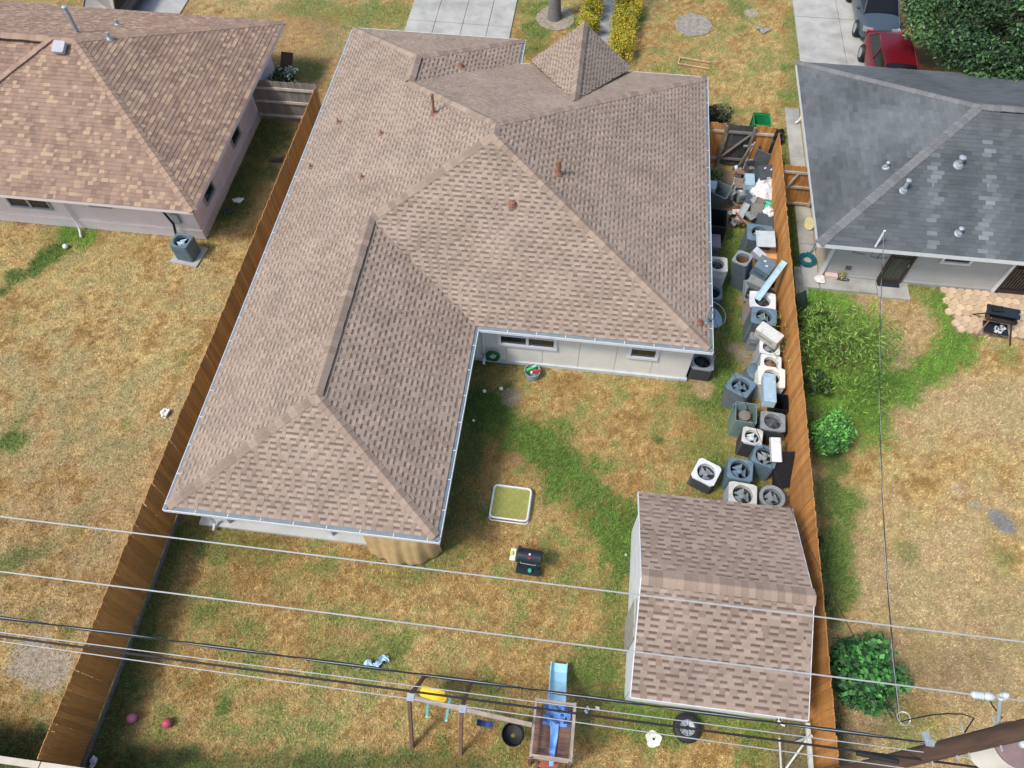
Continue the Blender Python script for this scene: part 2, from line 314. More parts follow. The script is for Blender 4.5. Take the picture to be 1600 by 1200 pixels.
def pal_grey(P):
    n = nz(P.x, P.y, .45, 8)*.6+nz(P.x*1.6, P.y*.35, 1.1, 12)*.4; n = max(0, min(1, (n-.33)/.34)); c = mixc(lin((76, 80, 82)), lin((102, 106, 108)), n*.8+random.uniform(-.16, .24))
    for vx, y1, y0 in ((10.95, 20.6, 17.4), (12.62, 21.3, 17.4), (12.55, 19.2, 17.4)):
        if abs(P.x+.14-vx-.05*math.sin(P.y*3)) < .13 and y0 < P.y < y1: c = mixc(c, lin((150, 156, 157)), random.uniform(.0, .38))
    for vx in (10.2, 11.75, 13.4):
        if abs(P.x-vx) < .45 and P.y < 20.5: c = mixc(c, lin((58, 63, 67)), .45*(1-abs(P.x-vx)/.45))
    return jitc(c, .05), jitc(c, .05), jitc(c, .05)
class Roof:
    def __init__(s, parent, pal, shm, capm, deckm, style, indiv=300, tooth=(.14, .24), gap=(.13, .21), expo=EXPO, rise=.011):
        s.parent, s.pal, s.shm, s.capm, s.deckm, s.style, s.indiv = parent, pal, shm, capm, deckm, style, indiv
        s.strips = []; s.deck = MB(); s.tooth, s.gap, s.expo, s.rise = tooth, gap, expo, rise; s.planes = {}
    def face(s, key, poly, e0, e1):
        poly = [Vector(p) for p in poly]; e0 = Vector(e0); S = (Vector(e1)-e0).normalized()
        N = Vector((0, 0, 0))
        for i in range(len(poly)): N += poly[i].cross(poly[(i+1) % len(poly)])
        N.normalize()
        if N.z < 0: N = -N
        Vd = N.cross(S)
        if Vd.z < 0: S = -S; Vd = N.cross(S)
        s.planes[key] = (poly[0], N)
        off = -N*.012
        s.deck.add([p+off for p in poly], [tuple(range(len(poly)))])
        q = [((p-e0).dot(S), (p-e0).dot(Vd)) for p in poly]; vmax = max(b for a, b in q)
        def inter(v):
            xs = []
            for (a0, b0), (a1, b1) in zip(q, q[1:]+q[:1]):
                if (b0 <= v) != (b1 <= v): xs.append(a0+(v-b0)/(b1-b0)*(a1-a0))
            xs.sort(); return list(zip(xs[::2], xs[1::2]))
        P3 = lambda a, v, h: e0+S*a+Vd*v+N*h
        k = 0; ex = s.expo
        while k*ex < vmax-.02:
            v0 = k*ex-.015 if k == 0 else k*ex; v1 = (k+1)*ex; vm = (v0+v1)/2
            lo, mi, hi = inter(max(v0, .004)), inter(min(vm, vmax-.01)), inter(min(v1, vmax-.003)); v1 = min(v1, vmax)
            for t, (a, b) in enumerate(mi):
                la, lb = lo[t] if len(lo) == len(mi) else (a, b); ha, hb = hi[t] if len(hi) == len(mi) else (a, b)
                a0, b0 = min(la, ha), max(lb, hb)
                # piecewise strip cuts
                st = a0-((k*.37) % 1.)*.95
                while st < b0:
                    sa, sb = max(st, a0), min(st+.95, b0); st += .95
                    if sb-sa < .02: continue
                    V = []; F = []; C = []
                    def quad(p, c):
                        o = len(V); V.extend(p); F.append((o, o+1, o+2, o+3)); C.append(c)
                    cl = lambda x, w0, w1: min(max(x, w0), w1)
                    def top(x0, x1, u0, u1, h0, h1, c):
                        f0, f1 = (u0-v0)/(v1-v0+1e-9), (u1-v0)/(v1-v0+1e-9)
                        A0, B0 = la+(ha-la)*f0, lb+(hb-lb)*f0; A1, B1 = la+(ha-la)*f1, lb+(hb-lb)*f1
                        quad([P3(cl(x0, A0, B0), u0, h0), P3(cl(x1, A0, B0), u0, h0), P3(cl(x1, A1, B1), u1, h1), P3(cl(x0, A1, B1), u1, h1)], c)
                    x = sa; tooth = random.random() < .5; r_ = s.rise
                    while x < sb-1e-4:
                        w = random.uniform(*(s.tooth if tooth else s.gap)); x1 = min(x+w, sb)
                        if sb-x1 < .05: x1 = sb
                        ct, cd, cg = s.pal(P3(x, vm, 0))
                        if s.style == 'lam':
                            if tooth:
                                top(x, x1, v0, v1, r_*1.8, r_*.8, ct); cx0, cx1 = cl(x, la, lb), cl(x1, la, lb)
                                quad([P3(cx0, v0, -.004), P3(cx1, v0, -.004), P3(cx1, v0, r_*1.8), P3(cx0, v0, r_*1.8)], ct)
                                quad([P3(cx0, v0, 0), P3(cx0, v0, r_*1.8), P3(cl(x, ha, hb), v1, r_*.8), P3(cl(x, ha, hb), v1, 0)], ct)
                                quad([P3(cx1, v0, 0), P3(cl(x1, ha, hb), v1, 0), P3(cl(x1, ha, hb), v1, r_*.8), P3(cx1, v0, r_*1.8)], ct)
                            else:
                                vs = v0+(v1-v0)*.5; vt = v0+(v1-v0)*.66; top(x, x1, v0, vs, r_, r_*.5, cg); top(x, x1, vs, vt, r_*.5, r_*.34, mixc(cg, cd, .6)); top(x, x1, vt, v1, r_*.34, 0, cd)
                                quad([P3(cl(x, la, lb), v0, -.004), P3(cl(x1, la, lb), v0, -.004), P3(cl(x1, la, lb), v0, r_), P3(cl(x, la, lb), v0, r_)], cg)
                        else:
                            hh = r_*random.choice((1, 1, 1.5)); top(x, x1, v0, v1, hh, 0, ct)
                            quad([P3(cl(x, la, lb), v0, -.004), P3(cl(x1, la, lb), v0, -.004), P3(cl(x1, la, lb), v0, hh), P3(cl(x, la, lb), v0, hh)], ct)
                        tooth = not tooth; x = x1
                    s.strips.append((P3((sa+sb)/2, vm, 0), V, F, C))
            k += 1
    def finish(s):
        s.deck.build('roof_deck', s.deckm, s.parent)
        s.strips.sort(key=lambda t: (t[0]-Vector((0, 0, HC))).length)
        big = [t for t in s.strips if len(t[2]) > 4][:s.indiv]; ids = set(id(t) for t in big)
        for c, V, F, C in big:
            m = MB(); m.add([p-c for p in V], []); m.f = F; m.c = C; m.mi = [0]*len(F); m.build('shingle', s.shm, s.parent, loc=c)
        m = MB()
        for t in s.strips:
            if id(t) in ids: continue
            o = len(m.v); m.v += [tuple(p) for p in t[1]]; m.f += [tuple(i+o for i in f) for f in t[2]]; m.c += t[3]; m.mi += [0]*len(t[2])
        if m.f: stuff(m.build('shingle_courses', s.shm, s.parent))
    def cap(s, lo, hi, n1, n2, wid=.15, step=.2, lift=0., name='ridge_cap', vent=None):
        lo, hi = Vector(lo), Vector(hi); d = (hi-lo); Ln = d.length; d.normalize()
        s1, s2 = d.cross(n1), d.cross(n2)
        if s1.z > 0 or (abs(s1.z) < 1e-6): s1 = -s1
        if s2.z > 0: s2 = -s2
        up = (n1+n2).normalized(); mes = []
        for q in range(4):
            b = MB(); L_ = step+.05; w = wid*random.uniform(.95, 1.05); z0, z1 = .05+lift, .034+lift
            P = [s1*w+n1*(z0-.022), up*z0, s2*w+n2*(z0-.022), d*L_+s1*w+n1*(z1-.022), d*L_+up*z1, d*L_+s2*w+n2*(z1-.022)]
            Q = [p-up*.03 for p in P]
            b.add(P+Q, [(0, 1, 4, 3), (1, 2, 5, 4), (0, 6, 7, 1), (1, 7, 8, 2), (0, 3, 9, 6), (2, 8, 11, 5)]); mes.append(b.mesh('ridge_cap', s.capm))
        n = int(Ln/step); 
        for i in range(n): obj(name, random.choice(mes), s.parent, lo+d*(i*step*(Ln/(n*step))))
        if vent:
            b = MB(); a, c = lo+d*vent[0], lo+d*vent[1]; w = wid+.018
            for sd, nn in ((s1, n1), (s2, n2)): b.add([a, a+sd*w+nn*.0, c+sd*w, c, a+up*(lift+.03), a+sd*w+nn*(lift+.012), c+sd*w+nn*(lift+.012), c+up*(lift+.03)], [(4, 5, 6, 7), (1, 2, 6, 5), (0, 1, 5, 4), (3, 7, 6, 2)])
            b.build('ridge_vent', mat('vent_black', (.012, .012, .013), .7), s.parent)
shing = mat('asphalt_shingle', (.3, .25, .22), .92, .16, 1.3, attr=True, bump=.5, bscale=90, detail=6, dirt=.3, dirtcol=lin((168, 151, 138)), dscale=.55)
shingt = mat('tan_shingle', (.3, .25, .22), .92, .1, 1.3, attr=True, bump=.5, bscale=90)
shingg = mat('grey_shingle', (.2, .2, .22), .9, .12, 2., attr=True, bump=.4, bscale=90)
capm = mat('cap_shingle', lin((145, 127, 112)), .92, .16, 25, orand=.2, bump=.4, bscale=120)
capt = mat('cap_tan', lin((150, 126, 108)), .92, .16, 25, orand=.14, bump=.4, bscale=120)
capg = mat('cap_grey', lin((108, 109, 109)), .92, .2, 25, orand=.14, bump=.4, bscale=120)
deckm = mat('roof_felt', lin((95, 78, 70)), .9)
white = mat('white_paint', lin((208, 212, 214)), .5, .05, 8, dirt=.25, dirtcol=lin((160, 160, 155)), dscale=3)
gutin = mat('gutter_grey', lin((112, 122, 127)), .75, .15, 6, dirt=.4, dirtcol=lin((95, 100, 100)))
cream = mat('cream_wall', lin((212, 210, 201)), .85, .06, 2, bump=.15, dirt=.2, dirtcol=lin((180, 176, 165)), dscale=1.2)
soffit = mat('soffit', lin((205, 205, 200)), .8, .05)
glassd = mat('dark_glass', (.015, .02, .022), .08, .3, 3, glass=True)
rustm = mat('rusty_pipe', lin((132, 94, 77)), .8, .3, 18, bump=.3, dirt=.5, dirtcol=lin((96, 56, 42)), dscale=9)
galv = mat('galvanised', lin((158, 166, 171)), .5, .15, 12, metal=.35, dirt=.3, dirtcol=lin((130, 130, 128)))
blackm = mat('black_rubber', (.012, .012, .013), .6, .2, 9)
def window(parent, c, w, h, face, sash=True, trim=.1, fm=None, split=False):
    """window facing -Y (face='s') or +X ('e')"""
    M = Matrix.Rotation(0 if face == 's' else R(90), 3, 'Z'); c = Vector(c)
    X = M @ Vector((1, 0, 0)); O = M @ Vector((0, -1, 0)); Z = Vector((0, 0, 1)); fm = fm or white
    b = MB(); bx_ = lambda b, ctr, s: b.box(c+X*ctr[0]+O*ctr[1]+Z*ctr[2], s, M)
    bx_(b, (0, .03, h/2+trim/2), (w+2*trim, .06, trim)); bx_(b, (0, .035, -h/2-trim/2), (w+2*trim, .07, trim)); bx_(b, (-w/2-trim/2, .03, 0), (trim, .058, h)); bx_(b, (w/2+trim/2, .03, 0), (trim, .058, h))
    if split: bx_(b, (0, .026, 0), (.09, .05, h))
    wn = b.build('window', fm, parent)
    b = MB(); bx_(b, (0, .004, 0), (w, .008, h)); b.build('pane', glassd, wn)
    if sash:
        b = MB(); bx_(b, (0, .016, 0), (w, .03, .045)); bx_(b, (0, .014, h*.33), (w, .02, .02)); b.build('sash', fm, wn)
    return wn
def pipe(parent, base, N, h, r, m, flash=None, cap=False, name='vent_pipe', lean=(0, 0)):
    b = MB(); b.tube([base-Vector((0, 0, .05)), base+Vector((lean[0]*.5, lean[1]*.5, h*.5)), base+Vector((lean[0], lean[1], h))], r, 10)
    if cap: b.lathe([(r*1.4, h-.02), (r*1.45, h+.02), (r*.6, h+.06)], 12, c=base)
    o = b.build(name, m, parent, smooth=True)
    if flash:
        b = MB(); q = N.to_track_quat('Z', 'Y').to_matrix(); b.lathe([(flash, .012), (flash*.9, .035), (r*1.5, .05), (r*1.2, .1)], 12, c=base, M=q); b.build('flashing', m, o, smooth=True)
    return o
# ---------------------------------------------------------------- MAIN HOUSE
house = thing('house', 'large L-shaped house with mauve-brown shingle hip roof in the centre', 'house')
rf = Roof(house, pal_main, shing, capm, deckm, 'lam', 300, (.09, .16), (.13, .19))
E0, PW = 2.24, .42
xw, xfe, xe, xg = -9.65, -2.77, 4.02, -2.99; ysf, ysm, ynm, yng = 6.345, 12.875, 25.2, 26.68
zC = E0+PW*((xe-xw)/2); xC = (xw+xe)/2; CS = Vector((xC, 17.72, zC)); CN = Vector((xC, 18.25, zC))
pS = (zC-E0)/(CS.y-ysm); pN = (zC-E0)/(ynm-CN.y)
xA = (xw+xfe)/2; zA = E0+PW*(xA-xw); A = Vector((xA, at(499, 618, zA).y, zA)); B = Vector((xA, ysm+(zA-E0)/pS, zA))
xD = (xw+xg)/2; zD = E0+PW*(xD-xw); D = Vector((xD, at(652, 88, zD).y, zD)); D2 = Vector((xD, ynm-(zD-E0)/pN, zD))
v3 = lambda x, y, z=E0: Vector((x, y, z))
SW, SEf, INN, SE, NE, GI, NEg, NW = v3(xw, ysf), v3(xfe, ysf), v3(xfe, ysm), v3(xe, ysm), v3(xe, ynm), v3(xg, ynm), v3(xg, yng), v3(xw, yng)
rf.face('W', [SW, A, B, CS, CN, D2, D, NW], SW, NW)
rf.face('Sf', [SW, SEf, A], SW, SEf); rf.face('Ef', [SEf, INN, B, A], SEf, INN); rf.face('Sm', [INN, SE, CS, B], INN, SE)
rf.face('E', [SE, NE, CN, CS], SE, NE); rf.face('N', [NE, CN, D2, GI], NE, GI); rf.face('Eg', [GI, NEg, D, D2], GI, NEg); rf.face('Ng', [NEg, NW, D], NEg, NW)
gl, gr, gp, gyE = -2.54, 1.30, 3.98, 25.36; gm_ = (gl+gr)/2; gb = Vector((gm_, ynm-(gp-E0)/pN, gp)); gpk = v3(gm_, gyE, gp)
gL, gR = v3(gl, gyE, 2.31), v3(gr, gyE, 2.31)
rf.face('gW', [gL, gpk, gb], gL, gL+Vector((0, -1, 0))); rf.face('gE', [gR, gpk, gb], gR, gR+Vector((0, -1, 0)))
rf.finish()
n_ = {k: p[1] for k, p in rf.planes.items()}
for lo, hi, a, b in ((SW, A, 'W', 'Sf'), (SEf, A, 'Sf', 'Ef'), (B, CS, 'W', 'Sm'), (SE, CS, 'Sm', 'E'), (NE, CN, 'E', 'N'), (D2, CN, 'W', 'N'), (NW, D, 'W', 'Ng'), (NEg, D, 'Ng', 'Eg'), (CS, CN, 'W', 'E')): rf.cap(lo, hi, n_[a], n_[b], .145, .21)
rf.cap(A, B, n_['W'], n_['Ef'], .15, .21, .045, vent=(.15, (B-A).length-.45)); rf.cap(D2, D, n_['W'], n_['Eg'], .15, .21, .045, vent=(.1, (D-D2).length-.05)); rf.cap(gb, gpk, n_['gW'], n_['gE'], .14, .21, .03, vent=(.4, (gpk-gb).length-.05))
# gable end wall, fascia, soffits
b = MB(); b.add([gL+Vector((.25, -.3, 0)), gR+Vector((-.25, -.3, 0)), gpk+Vector((0, -.3, -.1))], [(0, 1, 2)]); b.build('gable_wall', cream, house)
b = MB(); zs = 2.06
for x0, y0, x1, y1 in ((xw, ysf, xfe, ysm), (xw, ysm, xe, ynm), (xw, ynm, xg, yng)): b.box(((x0+x1)/2, (y0+y1)/2, zs), (x1-x0-.02, y1-y0-(.0), .02))
b.build('soffit', soffit, house)
EAVES = [(SW, SEf, (0, -1)), (SEf, INN, (1, 0)), (INN, SE, (0, -1)), (SE, NE, (1, 0)), (NE, v3(gr, ynm), (0, 1)), (v3(gl, ynm), GI, (0, 1)), (GI, NEg, (1, 0)), (NEg, NW, (0, 1)), (NW, SW, (-1, 0))]
hang = MB().box((0, 0, .004), (.02, .118, .006)).mesh('gutter_hanger', white)
b = MB(); 
for a, c, o in EAVES:
    d = (c-a).normalized(); b.beam(a+Vector((0, 0, -.105))-Vector((*o, 0))*.008, c+Vector((0, 0, -.105))-Vector((*o, 0))*.008, .016, .17)
b.build('fascia', white, house)
for i, (a, c, o) in enumerate(EAVES):
    O = Vector((*o, 0)); d = (c-a).normalized(); e0_ = .115 if i in (0, 2, 3) else (0 if i == 1 else .115); a2 = a-d*(.115 if i not in (2, 4, 5, 6) else 0); c2 = c+d*(.115 if i not in (1, 4, 5) else 0)
    if i == 2: a2 = a+d*.115
    if i == 1: c2 = c-d*.002
    b = MB(); Z = lambda z: Vector((0, 0, z))
    pr = [(.004, 2.215), (.004, 2.10), (.012, 2.09), (.085, 2.09), (.115, 2.135), (.115, 2.195)]
    V = [a2+O*x+Vector((0, 0, z-a2.z)) for x, z in pr]+[c2+O*x+Vector((0, 0, z-c2.z)) for x, z in pr]
    b.add(V, [(k, k+1, k+7, k+6) for k in range(5)]+[(0, 1, 2, 3, 4, 5), (11, 10, 9, 8, 7, 6)]); g_ = b.build('gutter', gutin, house)
    b = MB(); b.beam(a2+O*.118+Z(2.185-a2.z), c2+O*.118+Z(2.185-c2.z), .016, .03); b.beam(a2+O*.124+Z(2.13-a2.z), c2+O*.124+Z(2.13-c2.z), .006, .08); b.build('gutter_lip', white, g_)
    Ln = (c2-a2).length; nh = int(Ln/.85)+1
    for k in range(nh):
        p0_, p1_ = a2+d*(k*.85+.003), a2+d*min(Ln, (k+1)*.85-.003)
        if (p1_-p0_).dot(d) > .05: gb_ = MB(); gb_.add([p0_+O*.002+Z(2.222-p0_.z), p1_+O*.002+Z(2.222-p0_.z), p1_+O*.108+Z(2.193-p0_.z), p0_+O*.108+Z(2.193-p0_.z), p1_+O*.108+Z(2.18-p0_.z), p0_+O*.108+Z(2.18-p0_.z)], [(0, 1, 2, 3), (3, 2, 4, 5)]); gb_.build('gutter_guard', gutin, g_)
    for k in range(1, nh): obj('gutter_hanger', hang, g_, a2+d*(k*.85)+O*.06+Z(2.207-a2.z), (0, 0, math.atan2(d.y, d.x)))
# walls
ow = .42
def wallbox(parent, x0, y0, x1, y1, z0, z1, m, name='wall'): return MB().box(((x0+x1)/2, (y0+y1)/2, (z0+z1)/2), (x1-x0, y1-y0, z1-z0)).build(name, m, parent)
wallbox(house, -9.35, 8.7, -9.22, 26.2, 0, 2.05, cream); wallbox(house, -3.17, 8.7, -3.05, 13.2, 0, 2.05, cream); wallbox(house, -9.2, 8.7, -3.2, 8.82, .1, 2.05, cream)
wallbox(house, 3.62, 13.22, 3.74, 24.8, 0, 2.05, cream); wallbox(house, -3, 24.7, 3.6, 24.8, 0, 2.05, cream); wallbox(house, -9.2, 26.1, -3.2, 26.2, 0, 2.05, cream)
wallbox(house, -3.03, 13.12, 3.78, 13.24, 0, .13, mat('foundation', lin((185, 190, 190)), .9, .15, 3), 'foundation')
xs_ = np.linspace(-3.03, 3.74, 7)
for a, b_ in zip(xs_[:-1], xs_[1:]): MB().box(((a+b_)/2, 13.21, 1.09), (b_-a-.012, .05, 1.92)).build('wall_panel', cream, house)
MB().box((.35, 13.25, 1.09), (6.7, .03, 1.9)).build('wall_backing', cream, house)
window(house, (-1.25, 13.175, 1.47), 1.62, .78, 's', split=True); window(house, (2.26, 13.175, 1.47), .72, .78, 's')
# porch
slabp = MB(); slabp.prism([(-9.75, 6.68), (-2.95, 6.68), (-2.95, 8.7), (-9.75, 8.7)], -.1, .1); slabp.build('porch_slab', mat('porch_concrete', lin((184, 185, 181)), .85, .1, 2, dirt=.3, dirtcol=lin((160, 158, 150))), house)
for px in (-8.95, -6.0, -3.1): MB().box((px, 6.86, 1.05), (.14, .14, 1.92)).build('porch_post', white, house)
MB().box((-6.2, 6.86, 1.95), (6.6, .12, .2)).build('porch_beam', white, house)
b = MB(); b.tube([(-9.3, 6.3, 2.1), (-9.3, 6.5, 1.9), (-9.28, 6.72, 1.7), (-9.26, 6.72, .25), (-9.26, 6.55, .12)], .045, 6); b.build('downspout', white, house, smooth=True)
b = MB(); b.tube([at(762, 514, 2.15), at(760, 517, 2.0), Vector((-2.6, 13.1, 1.8)), Vector((-2.6, 13.13, .3)), Vector((-2.6, 12.95, .1))], .045, 6); b.build('downspout', white, house, smooth=True)
# roof penetrations
def rpipe(roof, parent, px, key, h, r, m, **k):
    P, N = roof.planes[key]; base = onplane(*px, P, N); return pipe(parent, base, N, h, r, m, **k)
rpipe(rf, house, (678, 178), 'W', .7, .045, rustm, flash=.13, cap=True)
for px in ((596, 210), (529, 192), (486, 262), (566, 278)): rpipe(rf, house, px, 'W', .2, .022, rustm, flash=.1)
rpipe(rf, house, (873, 272), 'E', .5, .055, rustm, flash=.15, cap=True); rpipe(rf, house, (801, 321), 'Sm', .1, .06, rustm, flash=.15, cap=True); rpipe(rf, house, (720, 103), 'Eg', .12, .05, rustm, flash=.14)
P, N = rf.planes['E']; mb = onplane(1102, 503, P, N)
pipe(house, mb, N, .75, .03, galv, flash=.1, name='service_mast'); pipe(house, onplane(1093, 505, P, N), N, .2, .05, rustm, flash=.12)
MAST = mb+Vector((0, 0, .72))
b = MB(); b.tube([MAST, MAST+Vector((.1, -.1, .05)), MAST+Vector((.15, -.2, -.15)), MAST+Vector((.1, -.15, -.5)), MAST+Vector((.05, .1, -.6))], .012, 5); b.build('mast_loop', blackm, house)
# ---------------------------------------------------------------- LEFT HOUSE
lh = thing('house', 'pale pink-walled house with tan-flecked brown shingle roof at left', 'house')
r2 = Roof(lh, pal_tan, shingt, capt, mat('felt_tan', lin((110, 90, 78)), .9), 'flat', 300, (.09, .24), (.09, .24), rise=.013)
lxE, lyS, lyN, PL = -12.6, 16.35, 26.85, .43; lm = (lyS+lyN)/2; lz = 2.2+PL*(lm-lyS); aE = Vector((lxE-(lm-lyS), lm, lz)); aW = Vector((aE.x-.9, lm, lz)); lSW = v3(aW.x-(lm-lyS), lyS, 2.2)
lSE, lNE, lNW = v3(lxE, lyS, 2.2), v3(lxE, lyN, 2.2), v3(-32, lyN, 2.2)
r2.face('E', [lSE, lNE, aE], lSE, lNE); r2.face('S', [lSE, aE, aW, lSW], lSW, lSE); r2.face('N', [lNE, lNW, v3(-32, lm, lz), aE], lNE, lNW)
dz = Vector((0, 0, -.14)); r2.face('S2', [lSW+dz, aW+dz+Vector((.3, 0, 0)), v3(-32, lm, lz)+dz, v3(-32, lyS, 2.2)+dz], v3(-32, lyS, 2.2)+dz, lSW+dz)
r2.finish(); n2 = {k: p[1] for k, p in r2.planes.items()}
r2.cap(lSE, aE, n2['S'], n2['E'], .15, .21); r2.cap(lNE, aE, n2['E'], n2['N'], .15, .21); r2.cap(lSW, aW, n2['S'], n2['S']+Vector((-.35, .0, 0)), .2, .21)
r2.cap(v3(-32, lm, lz), aW, n2['S'], n2['N'], .17, .21, .03, vent=(.1, 12.6)); r2.cap(aW, aE, n2['S'], n2['N'], .16, .21)
pinkw = mat('pink_wall', lin((208, 198, 195)), .85, .06, 1.5, bump=.15, dirt=.25, dirtcol=lin((190, 176, 170)), dscale=.9)
MB().box(((lxE-32)/2, lm, 2.12), (32+lxE-.06, lyN-lyS-.06, .02)).build('soffit', soffit, lh)
b = MB(); b.beam(lSE+Vector((0, 0.01, -.09)), v3(-32, lyS+.01, 2.11), .02, .15); b.beam(lSE+Vector((-.01, 0, -.09)), lNE+Vector((-.01, 0, -.09)), .02, .15); b.build('fascia', pinkw, lh)
wallbox(lh, -32, 17.15, -13.27, 17.27, .4, 2.1, pinkw); wallbox(lh, -13.39, 17.272, -13.27, 26.2, .4, 2.1, pinkw)
wallbox(lh, -32, 17.09, -13.2, 17.29, 0, .38, mat('pink_base', lin((192, 186, 184)), .9, .1, 1.2, dirt=.3, dirtcol=lin((168, 160, 156))), 'foundation'); wallbox(lh, -13.37, 17.292, -13.2, 26.2, 0, .38, MATS['pink_base'], 'foundation')
MB().box((-22.6, 17.13, .4), (18.8, .09, .035)).build('wall_ledge', pinkw, lh); MB().box((-13.24, 21.5, .4), (.09, 8.6, .035)).build('wall_ledge', pinkw, lh)
fgrey = mat('grey_frame', lin((150, 160, 160)), .5, .08)
window(lh, (-19.3, 17.145, 1.35), 1.45, 1.0, 's', fm=fgrey, trim=.06, split=True); window(lh, (-16.6, 17.145, 1.55), .72, .7, 's', fm=fgrey, trim=.05); window(lh, (-13.268, 21.45, 1.2), .75, .85, 'e', fm=fgrey, trim=.06); window(lh, (-13.268, 18.45, 1.2), .75, .85, 'e', fm=fgrey, trim=.06)
b = MB(); b.tube([(-14.35, 17.1, 2.05), (-14.3, 17.06, 1.4), (-14.1, 17.02, .75), (-14.05, 16.8, .4)], .045, 6); b.build('line_set', blackm, lh, smooth=True)
MB().box((-13.95, 17.08, .95), (.22, .1, .42)).build('meter_box', fgrey, lh)
b = MB(); b.tube([(-17.9, 17.06, 2.0), (-17.9, 17.05, .5), (-17.8, 16.9, .15), (-17.65, 16.6, .06)], .035, 6); b.build('drain_pipe', white, lh)
rpipe(r2, lh, (122, 51), 'N', .95, .07, galv, cap=True, name='flue_pipe'); rpipe(r2, lh, (172, 61), 'E', .25, .05, galv, flash=.12); rpipe(r2, lh, (184, 39), 'N', .2, .05, galv, flash=.12)
P, N = r2.planes['S']; c = onplane(97, 78, P, N); b = MB(); b.prism(rrect(.42, .42, .06), .1, .22); b.prism(rrect(.3, .3, .04), -.05, .1); b.xf(Matrix.Translation(c) @ N.to_track_quat('Z', 'Y').to_matrix().to_4x4()); b.build('roof_vent', mat('vent_grey', lin((165, 165, 170)), .5, .08), lh)
# ---------------------------------------------------------------- RIGHT HOUSE
rh = thing('house', 'grey-sided house with weathered charcoal shingle roof at right', 'house')
r3 = Roof(rh, pal_grey, shingg, capg, mat('felt_grey', lin((70, 78, 84)), .9), 'flat', 300, (.28, .34), (.28, .34), rise=.007)
rxW, ryS, ryN = 7.5, 17.37, 26.65; rm = (ryS+ryN)/2; rz = 4.2; ap = Vector((12.3, rm, rz)); rE = 30
rSW, rNW = v3(rxW, ryS, 2.2), v3(rxW, ryN, 2.2)
r3.face('W', [rSW, rNW, ap], rSW, rNW); r3.face('S', [rSW, v3(22, ryS, 2.2), v3(22, rm, rz), ap], rSW, v3(22, ryS, 2.2)); r3.face('N', [rNW, v3(22, ryN, 2.2), v3(22, rm, rz), ap], rNW, v3(22, ryN, 2.2))
r3.finish(); n3_ = {k: p[1] for k, p in r3.planes.items()}
r3.cap(rSW, ap, n3_['W'], n3_['S'], .15, .21); r3.cap(rNW, ap, n3_['W'], n3_['N'], .15, .21); r3.cap(ap, v3(22, rm, rz), n3_['S'], n3_['N'], .15, .21, .03, vent=(.6, 9))
MB().box((14.8, rm, 2.1), (14.4, ryN-ryS-.06, .02)).build('soffit', soffit, rh)
b = MB(); b.beam(rSW+Vector((0, -.01, -.08)), v3(22, ryS-.01, 2.12), .02, .16); b.beam(rSW+Vector((-.01, 0, -.08)), rNW+Vector((-.01, 0, -.08)), .02, .16); b.beam(rNW+Vector((0, .01, -.08)), v3(22, ryN+.01, 2.12), .02, .16); b.build('fascia', white, rh)
sid = mat('grey_siding', lin((164, 163, 158)), .8, .05, 3, orand=.03, dirt=.2, dirtcol=lin((150, 148, 142)))
MB().box((8.36, 22.1, 1.0), (.12, 8.1, 2.1)).build('wall', mat('taupe_wall', lin((196, 186, 170)), .85, .06, 2), rh)
MB().box((15.2, 18.09, 1.0), (13.8, .1, 2.1)).build('wall', sid, rh)
nb = 15; e = 1.95/nb
for k in range(nb):
    z = .12+k*e; b = MB(); b.add([(8.3, 18.0, z), (22, 18.0, z), (22, 18.026, z+e+.01), (8.3, 18.026, z+e+.01), (8.3, 18.04, z), (22, 18.04, z)], [(0, 1, 2, 3), (0, 4, 5, 1)]); b.build('siding_board', sid, rh)
MB().box((8.29, 17.99, 1.05), (.12, .12, 2.0)).build('corner_trim', white, rh)
MB().box((15.2, 18.0, .06), (13.8, .06, .12)).build('foundation', concd, rh)
window(rh, (12.22, 17.99, 1.6), .78, .62, 's', trim=.09)
def bardoor(x0, x1, z1, fr, bars, glow):
    d = thing('security_door', '', 'door'); del d['label']; del d['category']; d.parent = rh; cx = (x0+x1)/2; w = x1-x0
    d.name = 'security_door'; fm = fr
    b = MB()
    for x in (x0+.03, x1-.03): b.box((x, 17.96, z1/2+.06), (.07, .09, z1))
    b.box((cx, 17.96, z1+.03), (w, .088, .07)); b.box((cx, 17.955, .62*z1), (w-.1, .05, .06)); b.box((cx, 17.955, .14), (w-.1, .05, .16)); b.build('door_frame', fm, d)
    MB().box((cx, 17.985, z1/2+.06), (w-.08, .02, z1-.05)).build('door_glass', glow, d)
    for k in range(bars): MB().box((x0+.12+(w-.24)*k/(bars-1), 17.957, z1/2+.06), (.018, .018, z1-.1)).build('bar', fm, d)
    MB().box((x1-.09, 17.93, .95), (.03, .05, .12)).build('handle', galv, d)
brf = mat('bronze_frame', lin((66, 52, 46)), .5, .2, 9)
bardoor(10.18, 10.95, 2.0, brf, 8, mat('screen_door_glass', lin((96, 110, 96)), .25, .35, 2.5, stretch=(6, 1, .6)))
MB().box((14.0, 17.97, 1.05), (.1, .07, 2.0)).build('corner_trim', white, rh)
bardoor(14.07, 15.6, 2.0, mat('dark_bronze', lin((52, 40, 36)), .5, .2), 14, glassd)
for px, key, h, r_, fl in (((1411, 298), 'S', .42, .06, .13), ((1497, 258), 'S', .3, .08, .16), ((1497, 365), 'S', .22, .06, .13), ((1384, 262), 'W', .2, .045, .12)): rpipe(r3, rh, px, key, h, r_, galv, flash=fl, cap=True)
P, N = r3.planes['S']; mp = onplane(1368, 385, P, N); pipe(rh, mp, N, .7, .035, white, name='service_mast'); RMAST = mp+Vector((0, 0, .68))
b = MB()
